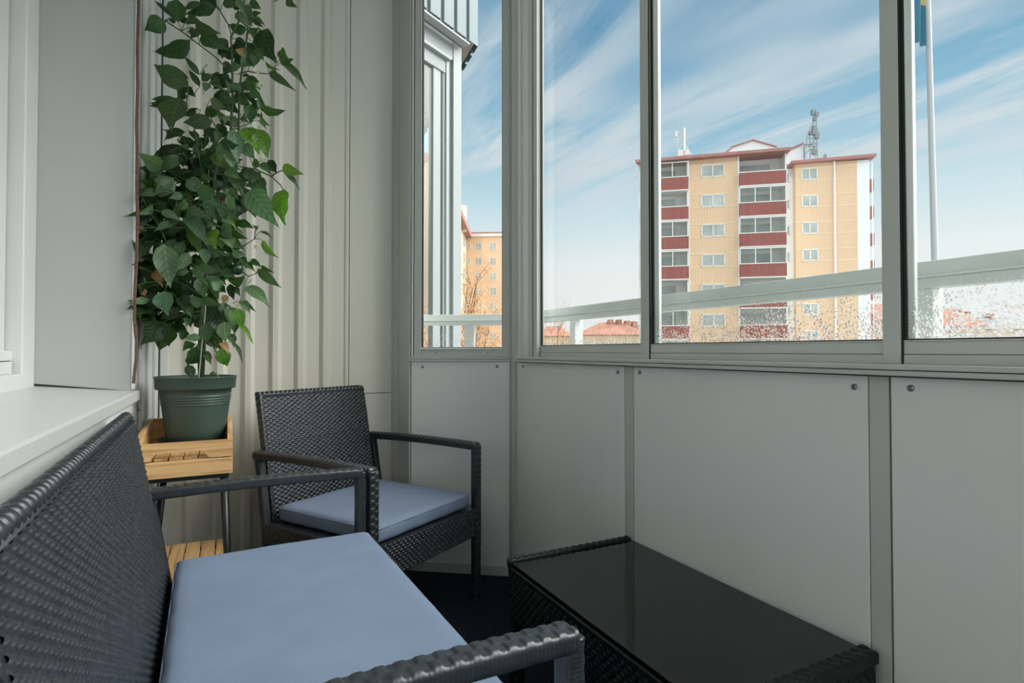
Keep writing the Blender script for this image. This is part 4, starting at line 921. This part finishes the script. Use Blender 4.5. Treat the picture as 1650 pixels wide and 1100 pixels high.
# masts
mm_ = MB()
def ln(a, b, r=.05, d=0): mm_.tube([f3.P(f3.U(a[0]), d, z3(*a)), f3.P(f3.U(b[0]), d, z3(*b))], r, 5)
for a, b, r in (((1299, 255), (1305, 215), .06), ((1308, 255), (1309, 205), .06), ((1320, 255), (1319, 180), .07), ((1316, 255), (1314, 190), .05), ((1313, 250), (1316, 178), .07), ((1299, 233), (1312, 233), .08), ((1300, 248), (1313, 234), .08), ((1304, 236), (1320, 236), .05), ((1299, 232), (1299, 256), .1), ((1307, 215), (1313, 195), .04), ((1306, 225), (1309, 214), .05)): ln(a, b, r)
ln((1290, 226), (1313, 198), .015)
for y in (215, 222, 229, 240, 247): ln((1307, y), (1321, y+3), .04)
mm_.build('mast', M['steel'], ab)
m = MB()
for a, b, w_ in ((1314, 181, .35), (1319, 184, .3), (1316, 191, .25), (1316, 212, .45), (1319, 218, .4), (1315, 206, .3), (1309, 214, .25), (1314, 244, .35), (1332, 251, .2)):
    p = f3.P(f3.U(a), 0, z3(a, b)); m.obox(p, RH, FH, (0, 0, 1), w_*.6, .15, w_*.8)
m.build('antenna', M['steel'], ab)
f4 = Facade(1104, 54, math.radians(12.6)); m = MB()
def l4(a, b, r): m.tube([f4.P(f4.U(a[0]), 0, f4.Z(*a)), f4.P(f4.U(b[0]), 0, f4.Z(*b))], r, 6)
l4((1104, 254), (1104, 206), .16); l4((1093, 254), (1093, 212), .04); l4((1093, 213), (1104, 211), .04); l4((1094, 225), (1104, 223), .04); l4((1106, 234), (1119, 254), .04); l4((1099, 232), (1091, 254), .04)
p = f4.P(f4.U(1091), 0, f4.Z(1091, 216)); m.obox(p, RH, FH, (0, 0, 1), .13, .1, .26)
p = f4.P(f4.U(1098), 0, f4.Z(1098, 247)); m.obox(p, RH, FH, (0, 0, 1), .3, .2, .3)
p = f4.P(f4.U(1108), 0, f4.Z(1108, 246)); m.obox(p, RH, FH, (0, 0, 1), .2, .2, .25)
m.build('mast', M['alu_light'], ab)
# ---- second yellow block seen through the corner window
fc = Facade(780, 104, math.radians(4)); yb_b = thing('apartment_block', 'orange-yellow apartment block seen through the narrow corner window', 'building')
q0, q1 = fc.U(751), fc.U(822); zrc = fc.Z(780, 381)
m = MB(); fc.box(m, q0, q1, -14, 0, GZ-6, zrc); m.build('wall', M['yellow'], yb_b)
m = MB(); fc.box(m, q0-.3, q1+.3, -14, .3, zrc, zrc+.5); m.build('roof', M['bwhite'], yb_b)
m = MB(); fc.box(m, q0-.3, q1+.3, -14, .2, zrc+.5, zrc+.8); m.build('roof', M['roofred'], yb_b)
for r in range(10):
    zc_ = fc.Z(770, 397)-2.8*r
    for a, b in ((765.5, 776), (789, 800)):
        add_win(fc, yb_b, fc.U(a), fc.U(b), zc_-.75, zc_+.7)
    add_win(fc, yb_b, fc.U(752.5), fc.U(757.5), zc_-.6, zc_+.6, mull=0)
m = MB()
for r in range(10):
    zc_ = fc.Z(770, 397)-2.8*r
    for d_ in (.95, -.95): fc.box(m, q0, q1, 0, .03, zc_+d_-.03, zc_+d_+.03)
m.build('seams', M['seam'], yb_b)
a = fc.P(q0, .05, 0); b = pt(690, 565, 62); b.z = 0
m = MB(); m.prism([(a.x, a.y, GZ-6), (b.x, b.y, GZ-6), (b.x-6, b.y+14, GZ-6), (a.x-2, a.y+14, GZ-6)], (0, 0, zrc-GZ+6+.3)); m.build('wing_wall', M['yellow'], yb_b)
dwing = (b-a).normalized(); nwing = Vector((dwing.y, -dwing.x, 0)); 
if nwing.dot(C0-a) < 0: nwing = -nwing
m = MB()
for r in range(10):
    zc_ = fc.Z(770, 397)-2.8*r
    for s_ in (4, 11, 18): 
        c = a+dwing*s_+nwing*.04; m.obox((c.x, c.y, zc_+.2), dwing, nwing, (0, 0, 1), 1.3, .04, .75)
m.build('wing_windows', M['pane'], yb_b)
m = MB(); p = pt(744, 352, 98); m.obox(p, RH, FH, (0, 0, 1), .8, .8, 2.2); m.build('chimney', M['bwhite'], yb_b)
m = MB(); aa = a+Vector((0, 0, zrc+.3)); bb_ = b+Vector((0, 0, zrc+.3)); m.bar(aa, bb_, 2.0, .9); m.build('wing_roof', M['roofred'], yb_b)
# ---- distant houses
def house(label, px0, px1, pye, pyr, d, roofm, wallm, chim=(), hip=.3, dep=9, nwin=4, phi=0):
    f = Facade((px0+px1)/2, d, phi); t = thing('house', label, 'building', group='distant houses beyond the balcony')
    a, b = f.U(px0), f.U(px1); ze, zr_ = f.Z((px0+px1)/2, pye), f.Z((px0+px1)/2, pyr)
    m = MB(); f.box(m, a, b, -dep, 0, GZ-3, ze); m.build('wall', wallm, t)
    w = (b-a)*hip; m = MB()
    A_ = [f.P(a-.4, .4, ze), f.P(b+.4, .4, ze), f.P(b+.4, -dep-.4, ze), f.P(a-.4, -dep-.4, ze), f.P(a+w, -dep/2, zr_), f.P(b-w, -dep/2, zr_)]
    m.add(A_, [(0, 1, 5, 4), (1, 2, 5), (2, 3, 4, 5), (3, 0, 4), (0, 3, 2, 1)]); m.build('roof', roofm, t)
    for c, top in chim:
        u = f.U(c); z1 = f.Z(c, top); m = MB(); f.box(m, u-.5, u+.5, -dep/2-1, -dep/2+1, ze, z1); m.build('chimney', M['tiles'], t)
    for k in range(nwin):
        u = a+(b-a)*(k+.5)/nwin
        for q in range(2): add_win(f, t, u-.7, u+.7, ze-3.0-q*3.2, ze-1.3-q*3.2)
    return t
house('orange-roofed low house just left of the first rail post, behind the autumn tree', 866, 922, 541, 524, 118, M['tiles'], M['beige'])
house('long brick-red roofed house with four chimneys, left of the yellow block', 935, 1046, 539, 517, 112, M['tiles'], M['beige'], chim=((990, 513), (1004, 513), (1018, 515), (1030, 516)), nwin=7, hip=.35)
house('grey sheet-roofed house behind the four-chimney house', 1000, 1060, 538, 521, 135, M['slate'], M['beige'], nwin=3)
house('red-roofed house just right of the yellow block', 1412, 1462, 515, 486, 100, M['tiles'], M['beige'], hip=.2)
house('dark red-roofed house right of the flagpole', 1512, 1590, 526, 494, 100, M['tiles'], M['beige'], chim=((1565, 497),), nwin=5, phi=.2)
house('grey-roofed house at the right edge with small chimneys', 1560, 1720, 530, 508, 120, M['slate'], M['beige'], chim=((1583, 500), (1622, 503)), nwin=8)
# ---- trees
def tree(px, d, top, spread, label, nleaf, seed, group='bare autumn trees below'):
    rnd = random.Random(seed); base = pt(px, 565, d); base.z = GZ; tz = pt(px, top, d).z; Ht = tz-GZ
    t = thing('autumn_tree', label, 'tree', group=group, loc=base)
    m = MB(); tips = []
    def grow(p, dr, L, r, lv):
        P_ = [p]; q = p.copy(); d_ = dr.copy()
        for k in range(4):
            d_ = (d_+Vector((rnd.uniform(-.18, .18), rnd.uniform(-.18, .18), rnd.uniform(-.02, .12)))).normalized(); q = q+d_*(L/4); P_.append(q.copy())
        m.tube(P_, [r, r*.9, r*.8, r*.7, r*.6], 5 if lv > 1 else 4, cap=False)
        if lv == 0: tips.extend(P_[1:]); return
        for k in range(4 if lv > 1 else 5):
            i = rnd.randint(1, 4); a = rnd.uniform(0, 2*PI); s_ = rnd.uniform(.45, .95)
            nd = (d_+Vector((math.cos(a), math.sin(a), .15))*s_).normalized(); grow(P_[i], nd, L*rnd.uniform(.5, .72), r*.5, lv-1)
    grow(Vector((0, 0, 0)), Vector((0, 0, 1)), Ht*.45, .2, 4)
    zmax = max(p.z for p in tips); s = Ht/zmax; xm = max(abs(p.x) for p in tips)
    m.v = [(v[0]*spread/xm, v[1]*spread/xm, v[2]*s) for v in m.v]; m.build('branches', M['bark'], t)
    l = MB()
    for k in range(nleaf):
        p = rnd.choice(tips); p = Vector((p.x*spread/xm, p.y*spread/xm, p.z*s))+Vector([rnd.uniform(-.25, .25) for _ in range(3)])
        a = Vector([rnd.uniform(-1, 1) for _ in range(3)]).normalized(); b = a.orthogonal().normalized(); z_ = rnd.uniform(.04, .085)
        l.add([p+a*z_, p+b*z_*.6, p-a*z_, p-b*z_*.6], [(0, 1, 2, 3)])
    l.build('foliage', M['autumn'], t, fix=False); return t
tree(818, 34, 438, 7.5, 'bare-branched orange autumn tree filling the lower corner window', 15000, 3)
tree(870, 40, 476, 3.5, 'thin autumn tree with sparse leaves beside the corner jamb', 3500, 8)
# ---- flagpole and flag
fpz = pt(1495, 0, 14); base = pt(1508, 480, 14)
fp = thing('flagpole', 'tall slender pale flagpole behind the right-hand pane', 'flagpole', loc=(base.x, base.y, GZ))
hd = Vector((fpz.x-base.x, fpz.y-base.y, 0)); k_ = (fpz.z-base.z); sl_ = hd/k_
top = 12.5
P_ = [Vector((0, 0, 0))+sl_*(z-base.z)+Vector((0, 0, z-GZ)) for z in (GZ, base.z, fpz.z, top)]
MB().tube(P_, [.12, .076, .062, .045], 16).build('pole', M['pole'], fp, smooth=True)
ball = MB(); ball.lathe(P_[-1], [(.0, 0), (.07, .04), (.09, .1), (.07, .16), (0, .2)], 16); ball.build('finial', M['pole'], fp, smooth=True)
def flag_mat():
    m = bpy.data.materials.new('blue_and_yellow_flag_cloth'); m.use_nodes = True; nt = m.node_tree; b = nt.nodes['Principled BSDF']; b.inputs['Roughness'].default_value = .9
    uv = nt.nodes.new('ShaderNodeUVMap'); sp = nt.nodes.new('ShaderNodeSeparateXYZ'); nt.links.new(uv.outputs[0], sp.inputs[0])
    g = nt.nodes.new('ShaderNodeMath'); g.operation = 'GREATER_THAN'; g.inputs[1].default_value = .5; nt.links.new(sp.outputs[1], g.inputs[0])
    mx = nt.nodes.new('ShaderNodeMix'); mx.data_type = 'RGBA'; mx.inputs[6].default_value = (.045, .19, .28, 1); mx.inputs[7].default_value = (.62, .50, .16, 1)
    nt.links.new(g.outputs[0], mx.inputs[0]); nt.links.new(mx.outputs[2], b.inputs['Base Color']); return m
fg = MB(); UVF = []
rows = 14; cols = 10
c_l, c_r = pt(1475.5, 40, 13.9), pt(1489.5, 40, 13.9); wd_ = (c_r-c_l).length
ztop_ = pt(1482, -140, 13.9).z; pr = pt(1490.5, 76, 13.9); pll = pt(1475, 68, 13.9)
A = np.zeros((rows, cols, 3))
for i in range(rows):
    fz_ = i/(rows-1)
    for j in range(cols):
        g_ = j/(cols-1); zb4 = pll.z+(pr.z-pll.z)*g_; z = ztop_+(zb4-ztop_)*fz_
        p = Vector((c_l.x, c_l.y, 0)).lerp(Vector((c_r.x, c_r.y, 0)), g_)+FH*(.06*math.sin(g_*9+fz_*2)); A[i, j] = (p.x, p.y, z)
        UVF.append((g_, 1-fz_-.0+(g_-1)*.0))
fg.grid(A); flg = fg.build('flag', flag_mat(), None, smooth=True, fix=False); tag(flg, 'limp blue and yellow flag hanging beside the pale pole', 'flag')
ul = flg.data.uv_layers.new(name='UVMap'); li = np.zeros(len(flg.data.loops), dtype=np.int32); flg.data.loops.foreach_get('vertex_index', li)
# yellow where above the diagonal fold
uvv = []
for (g_, v_) in UVF: uvv.append((g_, .5+(v_-(.40-.10*g_))*1.0))
ul.data.foreach_set('uv', np.array(uvv, dtype=np.float32)[li].ravel())

# ================================================================== SKY
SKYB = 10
w = bpy.data.worlds.new('sky'); S.world = w; w.use_nodes = True; nt = w.node_tree; L = nt.links.new
bg = nt.nodes['Background']; tc = nt.nodes.new('ShaderNodeTexCoord'); sp = nt.nodes.new('ShaderNodeSeparateXYZ'); L(tc.outputs['Generated'], sp.inputs[0])
def math_(op, a, b=None, c=None):
    n = nt.nodes.new('ShaderNodeMath'); n.operation = op
    for i, x in enumerate((a, b, c)):
        if x is None: continue
        if isinstance(x, (int, float)): n.inputs[i].default_value = x
        else: L(x, n.inputs[i])
    return n.outputs[0]
def mrange(x, a, b, c=0, d=1, smooth=True):
    n = nt.nodes.new('ShaderNodeMapRange'); n.interpolation_type = 'SMOOTHSTEP' if smooth else 'LINEAR'
    L(x, n.inputs[0]); n.inputs[1].default_value = a; n.inputs[2].default_value = b; n.inputs[3].default_value = c; n.inputs[4].default_value = d; return n.outputs[0]
X, Y, Z = sp.outputs
ramp = nt.nodes.new('ShaderNodeValToRGB'); L(Z, ramp.inputs[0]); e = ramp.color_ramp.elements
e[0].position = 0.0; e[0].color = (.94, .96, .96, 1); e[1].position = 1; e[1].color = (.10, .27, .47, 1)
for p_, c_ in ((.15, (.90, .945, .95, 1)), (.25, (.60, .80, .88, 1)), (.36, (.28, .54, .73, 1)), (.48, (.14, .36, .57, 1)), (.62, (.10, .28, .48, 1))):
    n = ramp.color_ramp.elements.new(p_); n.color = c_
zz = math_('MAXIMUM', Z, .02); zz2 = math_('ADD', zz, .06)
u_ = math_('DIVIDE', X, zz2); v_ = math_('DIVIDE', Y, zz2)
# heading of the streaks: -3 deg from +Y
ca_, sa_ = math.cos(math.radians(-3)), math.sin(math.radians(-3))
across = math_('SUBTRACT', math_('MULTIPLY', u_, ca_), math_('MULTIPLY', v_, sa_)); alongs = math_('ADD', math_('MULTIPLY', u_, sa_), math_('MULTIPLY', v_, ca_))
def cloud(su, sv, off, det=6, dist=.8, rough=.6):
    cb_ = nt.nodes.new('ShaderNodeCombineXYZ'); L(math_('MULTIPLY', across, su), cb_.inputs[0]); L(math_('MULTIPLY', alongs, sv), cb_.inputs[1]); cb_.inputs[2].default_value = off
    n = nt.nodes.new('ShaderNodeTexNoise'); n.inputs['Scale'].default_value = 1; n.inputs['Detail'].default_value = det; n.inputs['Distortion'].default_value = dist; n.inputs['Roughness'].default_value = rough
    L(cb_.outputs[0], n.inputs['Vector']); return n.outputs[0]
c1 = cloud(3.2, .55, 1.3, 8, .5); c2 = cloud(.9, .35, 5.1, 3, .2)
cl = math_('MULTIPLY', mrange(c1, .36, .62), mrange(c2, .34, .56))
c3 = mrange(cloud(9, .9, 9.7, 4, .2), .45, .75); cl = math_('ADD', cl, math_('MULTIPLY', math_('MULTIPLY', c3, mrange(c2, .4, .7)), .35))
cl = math_('MINIMUM', math_('MULTIPLY', cl, .95), .9)
mx = nt.nodes.new('ShaderNodeMix'); mx.data_type = 'RGBA'; L(cl, mx.inputs[0]); L(ramp.outputs[0], mx.inputs[6]); mx.inputs[7].default_value = (.72, .785, .83, 1); mx.blend_type = 'LIGHTEN'
# unseen bright sky patch, added high right to light the interior; hazy zenith
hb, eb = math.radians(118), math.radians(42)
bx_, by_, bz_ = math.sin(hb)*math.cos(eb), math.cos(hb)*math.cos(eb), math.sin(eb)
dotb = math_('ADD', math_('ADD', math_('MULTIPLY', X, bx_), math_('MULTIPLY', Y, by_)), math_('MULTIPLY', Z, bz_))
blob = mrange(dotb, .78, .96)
hz_ = math_('MAXIMUM', mrange(Y, -.05, -.6), mrange(Z, .66, .9))
mx1 = nt.nodes.new('ShaderNodeMix'); mx1.data_type = 'RGBA'; L(hz_, mx1.inputs[0]); L(mx.outputs[2], mx1.inputs[6]); mx1.inputs[7].default_value = (1.0, 1.07, 1.1, 1)
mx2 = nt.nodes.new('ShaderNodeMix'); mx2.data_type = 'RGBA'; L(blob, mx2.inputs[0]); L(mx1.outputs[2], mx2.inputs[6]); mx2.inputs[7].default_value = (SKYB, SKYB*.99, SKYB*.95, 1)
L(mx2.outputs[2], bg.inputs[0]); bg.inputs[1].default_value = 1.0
sun = bpy.data.lights.new('sun', 'SUN'); sun.energy = .8; sun.angle = math.radians(8); sun.color = (1, .96, .9)
so = bpy.data.objects.new('sun', sun); COL.objects.link(so)
so.rotation_euler = Vector((-.62, -.60, .50)).to_track_quat('Z', 'Y').to_euler()
S.view_settings.view_transform = 'Standard'; S.view_settings.look = 'None'; S.view_settings.gamma = 1; S.view_settings.exposure = 0
